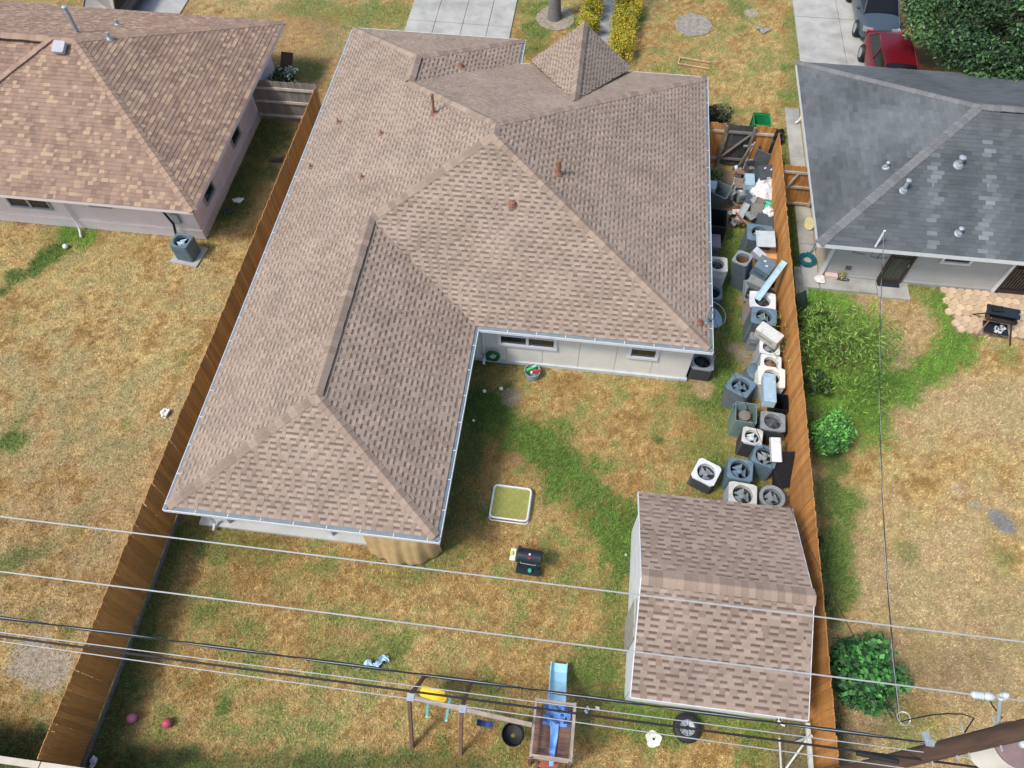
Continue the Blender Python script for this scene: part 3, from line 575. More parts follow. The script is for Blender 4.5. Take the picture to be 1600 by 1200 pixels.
for pts in (((9.0, 17.97, 1.95), (8.95, 17.97, 1.3), (9.35, 17.97, 1.25)), ((9.6, 17.97, 1.9), (9.55, 17.97, 1.2), (9.9, 17.97, 1.15), (10.1, 17.97, 1.2)), ((9.85, 17.97, 2.0), (9.8, 17.97, 1.1)), ((9.3, 17.97, 1.9), (9.2, 17.97, 1.5))): b.tube(pts, .009, 5)
b.build('wall_wiring', mat('dark_wire', (.05, .05, .05), .6), rh)
MB().box((9.08, 17.98, .55), (.18, .03, .14)).build('crawl_vent', mat('vent_dark', lin((90, 90, 88)), .7), rh)
b = MB(); b.tube([at(1259, 165, 2.1), at(1256, 170, 1.9), Vector((8.2, 25.9, 1.5)), Vector((8.2, 25.9, .3)), Vector((8.05, 25.8, .1))], .05, 6); b.build('downspout', white, rh)
# ---------------------------------------------------------------- SHED
sh = thing('shed', 'small white shed with brown shingle gable roof beside the fence', 'shed')
r4 = Roof(sh, pal_shed, shing, capm, deckm, 'lam', 300, (.1, .2), (.14, .22), expo=.145)
sx0, sx1, sy0, sy1, se, sr, sym = 2.19, 6.07, 3.28, 8.25, 2.05, 3.05, 5.72
a0, a1, c0, c1, q0, q1 = v3(sx0, sy0, se), v3(sx1, sy0, se), v3(sx0, sy1, se), v3(sx1, sy1, se), v3(sx0+.02, sym, sr), v3(sx1, sym, sr)
r4.face('S', [a0, a1, q1, q0], a0, a1); r4.face('N', [c0, c1, q1, q0], c0, c1); r4.finish()
r4.cap(q0, q1, r4.planes['S'][1], r4.planes['N'][1], .21, .16)
b = MB()
for p, q in ((a0, q0), (c0, q0), (a1, q1), (c1, q1)):
    o = -.012 if p.x < 4 else .012; MB().beam(p+Vector((o, 0, -.07)), q+Vector((o, 0, -.07)), .022, .12).build('rake_board', white, sh)
MB().beam(a0+Vector((0, -.02, -.07)), a1+Vector((0, -.02, -.07)), .03, .13).build('fascia', white, sh); MB().beam(c0+Vector((0, .01, -.06)), c1+Vector((0, .01, -.06)), .02, .1).build('fascia', white, sh)
shw = mat('shed_white', lin((204, 208, 210)), .75, .08, 3, dirt=.35, dirtcol=lin((150, 150, 146)))
b = MB()
for x in (sx0+.09, sx1-.12): b.add([(x, sy0+.3, 0), (x, sy1-.3, 0), (x, sy1-.3, 2.0), (x, sym, sr-.12), (x, sy0+.3, 2.0)], [(0, 1, 2, 3, 4)])
b.box(((sx0+sx1)/2, sy0+.3, 1), (sx1-sx0-.22, .05, 2.0)); b.box(((sx0+sx1)/2, sy1-.3, 1), (sx1-sx0-.22, .05, 2.0)); b.build('wall', shw, sh)
b = MB(); b.box((sx0+.05, 5.1, .9), (.05, .9, 1.8)); b.build('shed_door', mat('bare_ply', lin((150, 148, 138)), .85, .25, 5, bump=.3), sh)
# ================================================================ FENCES
cedar = mat('cedar_board', lin((180, 126, 68)), .8, .34, 3., orand=.2, bump=.4, bscale=25, stretch=(9, 9, .8), dirt=.35, dirtcol=lin((108, 84, 56)), dscale=1.6)
greyw = mat('weathered_board', lin((118, 112, 104)), .9, .3, 4., orand=.16, bump=.4, bscale=25, stretch=(9, 9, .8))
darkw = mat('dark_board', lin((66, 66, 66)), .9, .35, 4., orand=.15, bump=.4, bscale=25, stretch=(9, 9, .8))
railw = mat('rail_wood', lin((170, 160, 146)), .9, .25, 5., bump=.3)
nailm = mat('nail_head', lin((200, 200, 198)), .4, .1, metal=.6)
def board_meshes(h, m, face, w=.1416):
    out = []
    for q in range(4):
        b = MB(); hh = h+random.uniform(-.012, .012); t = .017; c = .02
        b.add([(0, -w/2, 0), (0, w/2, 0), (0, w/2, hh-c), (0, w/2-c, hh), (0, -w/2+c, hh), (0, -w/2, hh-c)]+[(t, -w/2, 0), (t, w/2, 0), (t, w/2, hh-c), (t, w/2-c, hh), (t, -w/2+c, hh), (t, -w/2, hh-c)],
              [(0, 1, 2, 3, 4, 5), (11, 10, 9, 8, 7, 6)]+[(i, i+6, (i+1) % 6+6, (i+1) % 6) for i in range(6)])
        b.m = 1; xx = t+.003 if face > 0 else -.003
        for z in (.28, .95, 1.6):
            for y in (-.035, .035): b.box((xx, y+random.uniform(-.01, .01), z+random.uniform(-.02, .02)), (.004, .012, .012))
        out.append(b.mesh('board', [m, nailm]))
    return out
def fence_run(root, p, q, h, m, face, z0=.14, pitch=.142, skip=None):
    p, q = Vector(p), Vector(q); d = q-p; L_ = d.length; d.normalize(); a = math.atan2(-d.x, d.y); ms = board_meshes(h, m, face); n = int(L_/pitch)
    for i in range(n):
        if skip and skip(i*pitch): continue
        o = obj('board', random.choice(ms), root, p+d*(i*pitch+pitch/2)+Vector((random.uniform(-.004, .004), 0, z0+random.uniform(-.012, .012))), (random.uniform(-.006, .006), random.uniform(-.006, .006), a+random.uniform(-.005, .005)))
fl = thing('fence', 'long shaded cedar board fence between the left lawn and the big house', 'fence')
fence_run(fl, (-10.46, .45, 0), (-10.42, 23.45, 0), 1.86, cedar, 1)
for z in (.35, 1.0, 1.65): MB().box((-10.50, 12, z), (.04, 23, .09)).build('rail', railw, fl)
for k in range(9): MB().box((-10.575, 1+k*2.75, .8), (.09, .09, 1.6)).build('post', railw, fl)
MB().box((-10.39, 11.9, .08), (.035, 22.9, .16)).build('kickboard', greyw, fl)
fr = thing('fence', 'long sunlit orange cedar board fence beside the scrap units and shed', 'fence')
fence_run(fr, (6.66, .2, 0), (6.66, 22.9, 0), 1.86, cedar, -1)
for z in (.35, 1.0, 1.65): MB().box((6.71, 11.5, z), (.04, 22.6, .09)).build('rail', railw, fr)
for k in range(9): MB().box((6.785, .8+k*2.75, .76), (.09, .09, 1.52)).build('post', railw, fr)
# left cross fence
lf = thing('fence', 'short weathered grey fence closing the gap beside the pink-walled house', 'fence')
fence_run(lf, (-10.5, 23.6, 0), (-13.2, 23.6, 0), 1.8, greyw, -1, .05)
for z in (.3, .95, 1.55): MB().box((-11.85, 23.565, z), (2.6, .05, .1)).build('rail', railw, lf)
# right cross fence with gate
rg = thing('fence_gate', 'dark weathered gate with diagonal brace between two orange fence panels', 'gate')
fence_run(rg, (4.85, 23.1, 0), (3.9, 23.1, 0), 1.85, cedar, -1, .08); fence_run(rg, (5.85, 23.1, 0), (4.87, 23.1, 0), 1.82, darkw, -1, .08); fence_run(rg, (6.62, 23.1, 0), (5.87, 23.1, 0), 1.85, cedar, -1, .08)
for x0, x1, m in ((3.9, 4.84, railw), (4.88, 5.84, greyw), (5.88, 6.6, railw)):
    for z in (.4, 1.62): MB().box(((x0+x1)/2, 23.06, z), (x1-x0, .045, .09)).build('rail', m, rg)
MB().beam((4.92, 23.05, .42), (5.8, 23.05, 1.58), .04, .09, up=(0, 1, 0)).build('brace', greyw, rg)
for x in (4.86, 5.86): MB().box((x, 23.03, .95), (.09, .09, 1.9)).build('post', greyw, rg)
MB().box((5.72, 22.99, 1.1), (.16, .05, .06)).build('latch', galv, rg)
rg2 = thing('fence_gate', 'small brown wooden gate between the fence and the grey-sided house', 'gate')
fence_run(rg2, (8.24, 21.25, 0), (6.75, 21.25, 0), 1.8, cedar, -1, .06)
for z in (.2, .95, 1.6): MB().box((7.5, 21.21, z), (1.45, .045, .09)).build('rail', railw, rg2)
MB().beam((6.9, 21.19, .2), (7.35, 21.19, 1.6), .04, .09, up=(0, 1, 0)).build('brace', railw, rg2); MB().box((8.15, 21.19, .9), (.07, .06, 1.7)).build('post', railw, rg2)
# back fence under the camera
bf = thing('fence', 'pale capped rear fence at the bottom left corner', 'fence')
fence_run(bf, (-24, .30, 0), (-8.6, .30, 0), 1.75, greyw, -1, .05); 
for x0, x1 in ((-24, -17), (-17, -10.42), (-10.4, -8.4)): MB().box(((x0+x1)/2, .34, 1.86), (x1-x0-.01, .14, .045)).build('cap_rail', mat('cap_rail_white', lin((186, 176, 158)), .7, .12, 4), bf)
MB().box((-16, .36, 1.6), (15, .04, .09)).build('rail', railw, bf)
# pale posts behind the shed
cl = thing('chain_link_fence', 'pale pipe frame fence end behind the shed near the utility pole', 'fence')
pm = mat('pale_pipe', lin((190, 195, 190)), .5, .15, 8, metal=.2)
b1, b2 = at(1268, 1110, 1.1), at(1282, 1200, 1.1)
MB().box((6.42, 1.9, .95), (.09, 3.0, .09)).build('top_rail', pm, cl)
for y in (3.1, 1.9, .7): MB().tube([(6.42, y, 0), (6.42, y, 1.15)], .035, 8).build('post', pm, cl)
MB().tube([(6.42, 3.1, .95), (5.9, 2.2, .1)], .025, 6).build('brace', pm, cl); MB().tube([(5.95, 3.1, .3), (5.95, 1.0, .3)], .025, 6).build('bottom_rail', pm, cl); MB().tube([(6.4, 2.1, .9), (5.4, 1.9, .2)], .025, 6).build('brace', pm, cl)

# ================================================================ UTILITY POLE AND WIRES
polem = mat('creosote_pole', lin((82, 64, 54)), .85, .35, 3., bump=.5, bscale=30, stretch=(6, 6, .5))
PX, PY = 6.45, 2.2
pole = thing('utility_pole', 'dark wooden utility pole leaning into the bottom right corner', 'utility pole', (PX, PY, 0))
MB().lathe([(.15, 0), (.138, 5), (.118, 11.3)], 18).build('pole', polem, pole, smooth=True)
for z, a in ((7.4, .6), (7.75, .9), (8.6, 1.0), (6.6, .4)):
    MB().tube([(0, -.2, z), (-.05, .24, z+.01)], .012, 6).build('bolt', galv, pole)
ip = at(1571, 1087, 9.06)-Vector((PX, PY, 0)); b = MB(); b.tube([(0, .1, 8.6), ip-Vector((0, .03, .14))], .028, 8); b.build('insulator_bracket', galv, pole)
b = MB(); b.lathe([(.03, -.1), (.05, -.06), (.03, -.03), (.05, .01), (.03, .04), (.045, .08), (.02, .12)], 12, c=ip-Vector((0, 0, .06))); b.build('insulator', mat('porcelain', lin((185, 195, 197)), .25, .05), pole, smooth=True)
tr = thing('transformer', 'white pole-mounted transformer can at the bottom right', 'transformer')
tw = mat('transformer_white', lin((232, 232, 228)), .45, .04, 4)
tc = at(1590, 1163, 8.0)-Vector((0, 0, .87))
MB().lathe([(.29, 0), (.3, .03), (.3, .78), (.31, .8)], 24, c=tc).build('tank', tw, tr, smooth=True)
MB().lathe([(.312, .8), (.315, .84), (.24, .87), (.02, .89)], 24, c=tc).build('lid', mat('transformer_lid', lin((120, 100, 98)), .6, .2, 4), tr, smooth=True)
MB().lathe([(.05, .86), (.055, .95), (.03, .98), (.055, 1.02), (.03, 1.06), (.02, 1.1)], 12, c=tc+Vector((.05, .0, 0))).build('bushing', MATS['porcelain'], tr, smooth=True)
MB().box((tc+Vector((PX, PY, tc.z)))/2+Vector((0, 0, .45)), (.12, .3, .4), math.atan2(tc.y-PY, tc.x-PX)-R(90)).build('mounting_bracket', galv, tr)
wirew = mat('bare_aluminium', lin((178, 182, 182)), .4, .1, 3, metal=.3)
wireb = mat('black_cable', (.016, .016, .018), .55, .1)
def catenary(p, q, sag, n=40): return [p.lerp(q, t/n)+Vector((0, 0, -sag*4*(t/n)*(1-t/n))) for t in range(n+1)]
def through(pa, za, pb, zb, ext=1.6, sag=.0):
    a, c = at(*pa, za), at(*pb, zb); d = c-a
    return a-d*ext, a, c, c+d*.5
def longwire(name, label, pa, za, pb, zb, r, m, ends=(30, 12), twist=None, cat='wire', bowpx=None):
    a, c = at(*pa, za), at(*pb, zb); d = (c-a).normalized(); p, q = a-d*ends[0], c+d*ends[1]; L_ = (q-p).length; N = int(L_/.35)
    t = thing(name, label, cat) if twist else None; sag = .0
    pts = [p.lerp(q, k/N) for k in range(N+1)]
    if not twist: return tag(MB().tube(pts, r, 6).build(name, m), label, cat)
    MB().tube(pts, r*.75, 5).build('messenger', wirew, t); sd = d.cross(Vector((0, 0, 1))).normalized(); up = sd.cross(d)
    for s_ in range(twist):
        MB().tube([x+(sd*math.cos(k*.55+s_*3.14)+up*math.sin(k*.55+s_*3.14))*r*1.35 for k, x in enumerate(pts)], r, 5).build('strand', wireb, t)
    return t
longwire('power_wire', 'topmost pale bare power wire crossing the shed roof ridge', (0, 807), 10., (1600, 1003), 10., .0105, wirew)
longwire('power_wire', 'second pale bare power wire crossing the lower shed roof to the insulators', (0, 893), 9.2, (1600, 1095), 9.05, .011, wirew)
longwire('service_cable', 'twisted black and white service cable above the swing set', (0, 965), 7.2, (1480, 1165), 6.9, .013, wireb, (30, 1), 2, 'cable')
longwire('telephone_wire', 'thin grey messenger wire just below the twisted cable', (0, 988), 6.9, (1480, 1180), 6.6, .008, wirew, cat='wire')
longwire('telephone_cable', 'thick black telephone cable over the swing set', (0, 994), 6.6, (1440, 1187), 6.4, .019, wireb, cat='cable')
longwire('telephone_wire', 'bright white wire lowest of the group over the swing set', (0, 1002), 6.4, (1390, 1197), 6.2, .009, wirew, cat='wire')
def drop(name, label, P, Q, sag, r, n=2, tw=.6, m=wireb, m0=None):
    t = thing(name, label, 'cable'); pts = catenary(P, Q, sag, 70); d = (Q-P).normalized(); sd = d.cross(Vector((0, 0, 1))).normalized(); up = sd.cross(d)
    for s_ in range(n): MB().tube([x+(sd*math.cos(k*tw+s_*6.28/n)+up*math.sin(k*tw+s_*6.28/n))*r*1.6 for k, x in enumerate(pts)], r, 5).build('strand', m if s_ else (m0 or wirew), t)
    return t
hub = at(1405, 1128, 7.0)
drop('service_drop', 'dark twin service drop running up to the grey-sided house', hub, RMAST, .55, .0055, 3)
drop('service_drop', 'thin service drop slanting over the shed roof to the big house', hub, MAST, .5, .0042, 2, m0=wireb)
b = MB(); c = hub; b.tube([c+Vector((.1*math.cos(a)+.08, .1*math.sin(a)+.06, .02*math.sin(2*a))) for a in [k*.42 for k in range(15)]], .007, 5, closed=True); tag(b.build('wire_loop', wirew), 'pale wire loop at the cable junction left of the pole', 'wire')
b = MB(); b.tube([hub, at(1430, 1122, 7.0), at(1455, 1117, 7.0), at(1480, 1115, 7.05), at(1505, 1116, 7.2), at(1522, 1122, 7.4), Vector((PX, PY+.1, 7.6))], .011, 5); tag(b.build('jumper_cable', wireb), 'black jumper cable curving from the junction to the pole', 'cable')
b = MB(); b.tube([at(1545, 1090, 9.0), at(1550, 1101, 8.8), at(1558, 1112, 8.65), at(1566, 1120, 8.55), Vector((PX, PY+.1, 8.45))], .01, 5); tag(b.build('jumper_cable', wireb), 'black jumper from the pale insulators down to the pole', 'cable')
b = MB(); p = at(1535, 1087, 9.07); d = (at(1600, 1095, 9.05)-p).normalized(); M = d.to_track_quat('Z', 'Y').to_matrix(); b.lathe([(.02, -.15), (.05, -.12), (.05, 0), (.03, .02), (.055, .05), (.055, .12), (.02, .16)], 10, c=p, M=M); tag(b.build('line_splice', MATS['porcelain'], smooth=True), 'white insulator splice clamped on the second power wire', 'insulator')
b = MB(); p = at(1465, 1165, 6.95); b.box(p, (.32, .09, .1), R(-12)); b.box(p+Vector((-.15, .08, 0)), (.1, .2, .06), .3); tag(b.build('cable_clamp', galv), 'grey metal cable clamp beside the dark pole', 'clamp')
b = MB(); p = at(1370, 1182, 6.48); b.tube([p+Vector((-.3, .02, -.03)), p+Vector((.35, -.03, -.03))], .045, 8); tag(b.build('splice_case', wireb), 'black splice case hanging on the telephone cable', 'splice case')

# ================================================================ PLANTS
def leafmat(name, c, var=.35): 
    return mat(name, c, .55, var, 3., attr=True)
def leaf_cloud(name, mname, parent, centres, n, size, cols, aspect=2.2, flat=.5, seed=1, shell=.55):
    """centres: list of (x,y,z,rx,ry,rz); real leaf quads spread through each lobe"""
    g_ = np.random.default_rng(seed); cs = np.array(centres, float); vol = cs[:, 3]*cs[:, 4]*cs[:, 5]; vol = vol**.7; idx = g_.choice(len(cs), n, p=vol/vol.sum()); c = cs[idx]
    u = g_.normal(size=(n, 3)); u /= np.linalg.norm(u, axis=1)[:, None]; rr = (shell+(1-shell)*g_.random(n))*(1+.12*g_.normal(size=n)); P = c[:, :3]+u*rr[:, None]*c[:, 3:6]
    P[:, 2] = np.maximum(P[:, 2], .03)
    nn = u*.9+g_.normal(size=(n, 3))*.7+np.array([0, 0, flat]); nn /= np.linalg.norm(nn, axis=1)[:, None]
    t = np.cross(nn, g_.normal(size=(n, 3))); t /= np.linalg.norm(t, axis=1)[:, None]; s_ = np.cross(nn, t)
    L_ = size*(.6+.8*g_.random(n))[:, None]; w = L_/aspect
    V = np.stack([P-t*L_*.5, P+s_*w*.5+nn*w*.12, P+t*L_*.5, P-s_*w*.5+nn*w*.12], 1).reshape(-1, 3)
    me = bpy.data.meshes.new(name); me.vertices.add(n*4); me.vertices.foreach_set('co', V.astype(np.float32).ravel()); me.loops.add(n*4); me.loops.foreach_set('vertex_index', np.arange(n*4, dtype=np.int32)); me.polygons.add(n); me.polygons.foreach_set('loop_start', np.arange(0, n*4, 4, dtype=np.int32)); me.update(calc_edges=True)
    cc = np.array([lin(q) for q in cols]); lobe = g_.integers(0, len(cc), len(cs))[idx]; pick = np.where(g_.random(n) < .45, lobe, g_.integers(0, len(cc), n)); col = cc[pick]*(.75+.5*g_.random(n))[:, None]
    ca = me.color_attributes.new('Col', 'FLOAT_COLOR', 'POINT'); ca.data.foreach_set('color', np.repeat(np.concatenate([col, np.ones((n, 1))], 1), 4, 0).astype(np.float32).ravel())
    me.materials.append(leafmat(mname, (.1, .2, .05))); o = obj(name, me, parent); o['kind'] = 'stuff'; return o
bark = mat('bark', lin((98, 86, 76)), .9, .3, 6, bump=.6, bscale=20)
def stems(parent, base, tips, r): 
    for t in tips: MB().tube([base, (Vector(base)+Vector(t))/2+Vector((random.uniform(-.05, .05), random.uniform(-.05, .05), .05)), t], [r, r*.7, r*.35], 6).build('stem', bark, parent)
def shrub(label, c, r, h, n, size, cols, seed, aspect=2.2, lobes=9, group=None, name='shrub', zlow=.1, spread=.62, box=None):
    g_ = random.Random(seed); t = thing(name, label, 'shrub', (c[0], c[1], 0), group=group); C = []
    for k in range(lobes):
        if box: x, y = g_.uniform(-.5, .5)*box[0], g_.uniform(-.5, .5)*box[1]
        else: a = g_.uniform(0, 6.28); d = g_.random()**.5*r*spread; x, y = d*math.cos(a), d*math.sin(a)
        s_ = g_.uniform(.32, .5)*r if not box else g_.uniform(.22, .3)*min(box); C.append((x, y, zlow+g_.uniform(.3, .75)*h*(1-.3*(x*x+y*y)/(r*r+.01)), s_, s_, s_*g_.uniform(.6, .9) if not box else h*.4))
    leaf_cloud('foliage', 'leaf_'+str(cols[0]), t, C, n, size, cols, aspect, .5, seed); stems(t, (0, 0, -.03), [Vector(q[:3]) for q in C[:6]], .025); return t
dk = [(34, 54, 26), (46, 70, 32), (60, 86, 38), (78, 104, 48)]; br = [(62, 112, 48), (82, 142, 62), (104, 164, 74), (52, 92, 40)]; yl = [(150, 146, 40), (176, 160, 44), (120, 128, 36), (200, 176, 60)]; wi = [(86, 118, 44), (110, 142, 58), (70, 98, 38), (132, 158, 70)]
c = at(1291, 680, .8); shrub('round glossy bright green bush against the outside of the orange fence', (c.x+.05, c.y), .75, 1.5, 3600, .13, br, 3, 2.4, 14)
c = at(1352, 1055, .7); shrub('broad dark green bush below the power wires by the orange fence', (c.x, c.y), 1.05, 1.15, 4600, .14, [(50, 98, 48), (66, 124, 60), (84, 142, 70), (40, 74, 40)], 5, 1.5, 18)
c = at(1312, 558, .6); shrub('tall wispy light green bush behind the fence', (c.x, c.y), 1.75, 1.5, 4200, .17, wi, 7, 6.5, 44, spread=1.0)
c = at(1275, 500, .6); shrub('sparse wispy green sapling next to the leaning dark panel', (c.x+.05, c.y), .55, 1.4, 1100, .15, wi, 8, 4.5, 9, spread=.85)
c = at(1262, 600, .5); shrub('narrow dark creeper along the foot of the fence', (c.x+.25, c.y), .5, 1.2, 1600, .11, dk, 9, 2.5, 9)
c = at(1292, 890, .3); shrub('low dark ivy clump behind the shed side of the fence', (7.1, c.y), .5, .8, 1800, .1, dk, 10, 2., 10, box=(.5, 1.8))
c = at(1305, 1160, .3); shrub('low dark weeds at the fence foot near the pole', (7.1, 2.9), .4, .5, 900, .1, dk, 11, 2., 8, box=(.5, 1.2))
shrub('dark clipped bush at the back corner of the big house', (4.75, 25.0), .7, 1.2, 2600, .1, [(58, 66, 44), (74, 82, 52), (48, 56, 36), (96, 92, 70)], 12, 2., 14)
shrub('leafy plant between the gate and the big house wall', (4.55, 21.6), .5, .8, 900, .16, dk, 13, 3., 8)
shrub('white-flecked bush beside the pink-walled house', (-12.6, 25.2), .7, 1.3, 1900, .11, [(60, 84, 46), (44, 64, 34), (200, 205, 196), (78, 100, 56)], 14, 2., 12)
shrub('small brown-tinged hedge beside the porch gable', (-2.0, 27.3), .5, .6, 1400, .09, [(92, 88, 42), (112, 100, 48), (72, 70, 34)], 19, 2., 9, box=(1.3, .6))
for i, (px, py, ln) in enumerate(((972, 68, 1.25), (976, 36, 1.1), (982, 8, 1.1))):
    c = at(px, py, .5); shrub(('yellow-green boxy hedge nearest the gable, right of the walk', 'second yellow-green boxy hedge right of the walk', 'third yellow-green hedge right of the walk, cut by the photo edge')[i], (c.x, c.y), .6, 1.0, 7000, .06, yl, 20+i, 1.8, 40, 'clipped hedges along the walk', 'hedge', box=(.95, ln))
for i, (px, py) in enumerate(((918, 42), (926, 12))):
    c = at(px, py, .45); shrub(('lower yellow-green hedge left of the walk beside the gable peak', 'upper yellow-green hedge left of the walk by the trunk')[i], (c.x, c.y), .55, .9, 5500, .06, yl, 30+i, 1.8, 34, 'clipped hedges along the walk', 'hedge', box=(.75, 1.2))
# street tree trunk (crown above the frame) and large tree at top right
c = at(866, 28)
tt = thing('palm_tree', 'thick grey palm trunk in a soil ring at the top edge', 'tree', (c.x, c.y, 0))
b = MB(); b.lathe([(.36, -.05), (.3, .25), (.26, .8), (.25, 3), (.24, 6.5)], 18); b.build('trunk', mat('palm_bark', lin((112, 108, 104)), .9, .3, 5, bump=.8, bscale=14, stretch=(1, 1, 4)), tt, smooth=True)
b = MB()
for k in range(26):
    a = k*2.4; el = random.uniform(-.2, 1.1); L_ = 2.2; d = Vector((math.cos(a)*math.cos(el), math.sin(a)*math.cos(el), math.sin(el))); sd = d.cross(Vector((0, 0, 1))).normalized(); o = Vector((0, 0, 6.5))
    pts = [o+d*L_*t+Vector((0, 0, -1.4*t*t)) for t in (0, .25, .5, .75, 1)]; V = []
    for i, p in enumerate(pts): w = (.06, .3, .4, .3, .02)[i]; V += [p-sd*w, p+Vector((0, 0, .06)), p+sd*w]
    b.add(V, [(3*i+j, 3*i+j+1, 3*i+j+4, 3*i+j+3) for i in range(4) for j in (0, 1)])
b.build('crown', mat('palm_frond', lin((74, 96, 44)), .6, .3, 3), tt)
c = at(1552, 12, 3.2)
bt = thing('tree', 'large dark green leafy tree at the top right corner', 'tree', (c.x+.3, c.y, 0))
rn = random.Random(5); C = []
for k in range(80):
    a = rn.uniform(0, 6.28); d = rn.random()**.5*3.1; z = 2.1+rn.uniform(0, 1)*2.6*(1-(d/3.3)**2)+.2; s_ = rn.uniform(.5, .85); C.append((d*math.cos(a)*1.05+.25, d*math.sin(a), z, s_, s_, s_*.7))
leaf_cloud('crown', 'leaf_tree', bt, C, 42000, .15, [(42, 68, 38), (58, 88, 48), (76, 110, 60), (36, 58, 34)], 2.2, .6, 41, .5)
MB().tube([(0, 0, -.1), (.05, 0, 1.2), (.1, .1, 2.6), (.2, 0, 4)], [.28, .22, .17, .08], 12).build('trunk', bark, bt, smooth=True)
for q in C[:14]: MB().tube([(.08, .05, 1.7+rn.random()), Vector(q[:3])*.5+Vector((0, 0, 1.2)), Vector(q[:3])], [.09, .05, .02], 6).build('limb', bark, bt)
# ================================================================ SCRAP AIR CONDITIONERS
def paint(rgb, rough=.5, dirt=.45): return mat('metal_%d_%d_%d' % rgb, lin(rgb), rough, .12, 5, dirt=dirt, dirtcol=lin(tuple(int(v*.55) for v in rgb)), dscale=4)
SLATE, BLUEG, GREYG, CREAMC, WHITEC, DARKC, LBLUE, GREENG, BLK = (70, 80, 86), (96, 116, 128), (128, 134, 136), (188, 188, 180), (206, 209, 210), (46, 50, 53), (156, 180, 192), (108, 130, 127), (26, 29, 33)
innerm = mat('coil_dark', (.035, .038, .042), .7, .4, 12); coppr = mat('rusty_coil', lin((124, 92, 70)), .8, .4, 14); grdm = mat('guard_wire', lin((150, 155, 158)), .5, .1, metal=.3)
def acunit(label, px, w, d, h, rot, body, top, hole=.40, blades=3, bladec=None, guard='ring', tilt=(0, 0), z0=0., louv='h', round_=False, r=.07, base=False, hub=True, group='scrap air conditioner units'):
    w, d = w*.86, d*.86; r *= .86
    c = at(px[0], px[1], z0+h)
    t = thing('air_conditioner', label, 'air conditioner', (c.x, c.y, z0), group=group, rot=(R(tilt[0]), R(tilt[1]), R(rot)))
    bm, tm = paint(body), paint(top); out = rrect(w, d, r, 3) if not round_ else [(w/2*math.cos(a), d/2*math.sin(a)) for a in [k*math.pi/14 for k in range(28)]]
    n = len(out); b = MB()
    zt = h-.03; inn = [(x*.93, y*.93) for x, y in out]
    # cabinet: open shell with real louvre ridges
    zs = [0, .05]; nl = int((zt-.1)/.06) if louv == 'h' else 1
    prof = [(1, 0), (1, .05)]
    if louv == 'h':
        for k in range(nl): z = .05+k*(zt-.1)/nl; s_ = (zt-.1)/nl; prof += [(.965, z+s_*.15), (1.0, z+s_*.75), (1.0, z+s_*.98)]
    prof += [(1, zt-.04), (1, zt)]
    V = []
    for f, z in prof: V += [(x*f, y*f, z) for x, y in out]
    F = [(i*n+k, i*n+(k+1) % n, (i+1)*n+(k+1) % n, (i+1)*n+k) for i in range(len(prof)-1) for k in range(n)]+[tuple(range(n-1, -1, -1))]
    b.add(V, F)
    if louv == 'v':
        per = []
        for sx in (-1, 1):
            for k in range(7): b.box((sx*(w/2+.004), -d/2+d*(k+1)/8, h*.5), (.012, .02, h*.75)); b.box((-w/2+w*(k+1)/8, sx*(d/2+.004), h*.5), (.02, .012, h*.75))
    b.build('cabinet', bm, t)
    # top panel with a round opening
    R0 = hole*min(w, d); m_ = 28; circ = [(R0*math.cos(2*math.pi*k/m_), R0*math.sin(2*math.pi*k/m_)) for k in range(m_)]
    def outer(a):
        dx, dy = math.cos(a), math.sin(a); W2, D2 = w/2*1.015, d/2*1.015
        if round_: return (W2*dx, D2*dy)
        s_ = min(W2/abs(dx) if abs(dx) > 1e-6 else 9, D2/abs(dy) if abs(dy) > 1e-6 else 9); x, y = dx*s_, dy*s_; cx_, cy_ = W2-r, D2-r
        if abs(x) > cx_ and abs(y) > cy_:
            vx, vy = abs(x)-cx_, abs(y)-cy_; q = math.hypot(vx, vy)
            if q > r: f = r/q; x = math.copysign(cx_+vx*f, x); y = math.copysign(cy_+vy*f, y)
        return (x, y)
    O = [outer(2*math.pi*k/m_) for k in range(m_)]; b = MB(); rows = [(O, h-.075), (O, h-.015), ([(x*.97, y*.97) for x, y in O], h), ([(x*1.06, y*1.06) for x, y in circ], h-.002), (circ, h-.012), ([(x*.97, y*.97) for x, y in circ], h-.16)]
    V = [(x, y, z) for P, z in rows for x, y in P]; b.add(V, [(i*m_+k, i*m_+(k+1) % m_, (i+1)*m_+(k+1) % m_, (i+1)*m_+k) for i in range(len(rows)-1) for k in range(m_)]); b.build('top_panel', tm, t)
    MB().lathe([(R0*1.0, h-.165), (R0*.98, max(.06, h*.3)), (.02, max(.05, h*.28))], 20, caps=False).build('interior', coppr if guard == 'rust' else innerm, t)
    if blades:
        fan = MB().lathe([(.001, h-.2), (.075, h-.195), (.08, h-.11), (.05, h-.095), (.001, h-.09)], 14, caps=False).build('fan', paint(bladec or BLUEG), t, smooth=True)
        for k in range(blades):
            a0 = 6.283*k/blades+rot*.05; b = MB(); V = []
            for q in range(5):
                f = q/4; rr = .06+(R0*.9-.06)*f
                for s_, dz in ((-.5, .035), (.5, -.035)): a = a0+s_*(1.5 if q else 1.2)+.25*f; V.append((rr*math.cos(a), rr*math.sin(a), h-.15+dz))
            b.add(V, [(2*q, 2*q+1, 2*q+3, 2*q+2) for q in range(4)]); b.build('blade', paint(bladec or BLUEG), fan)
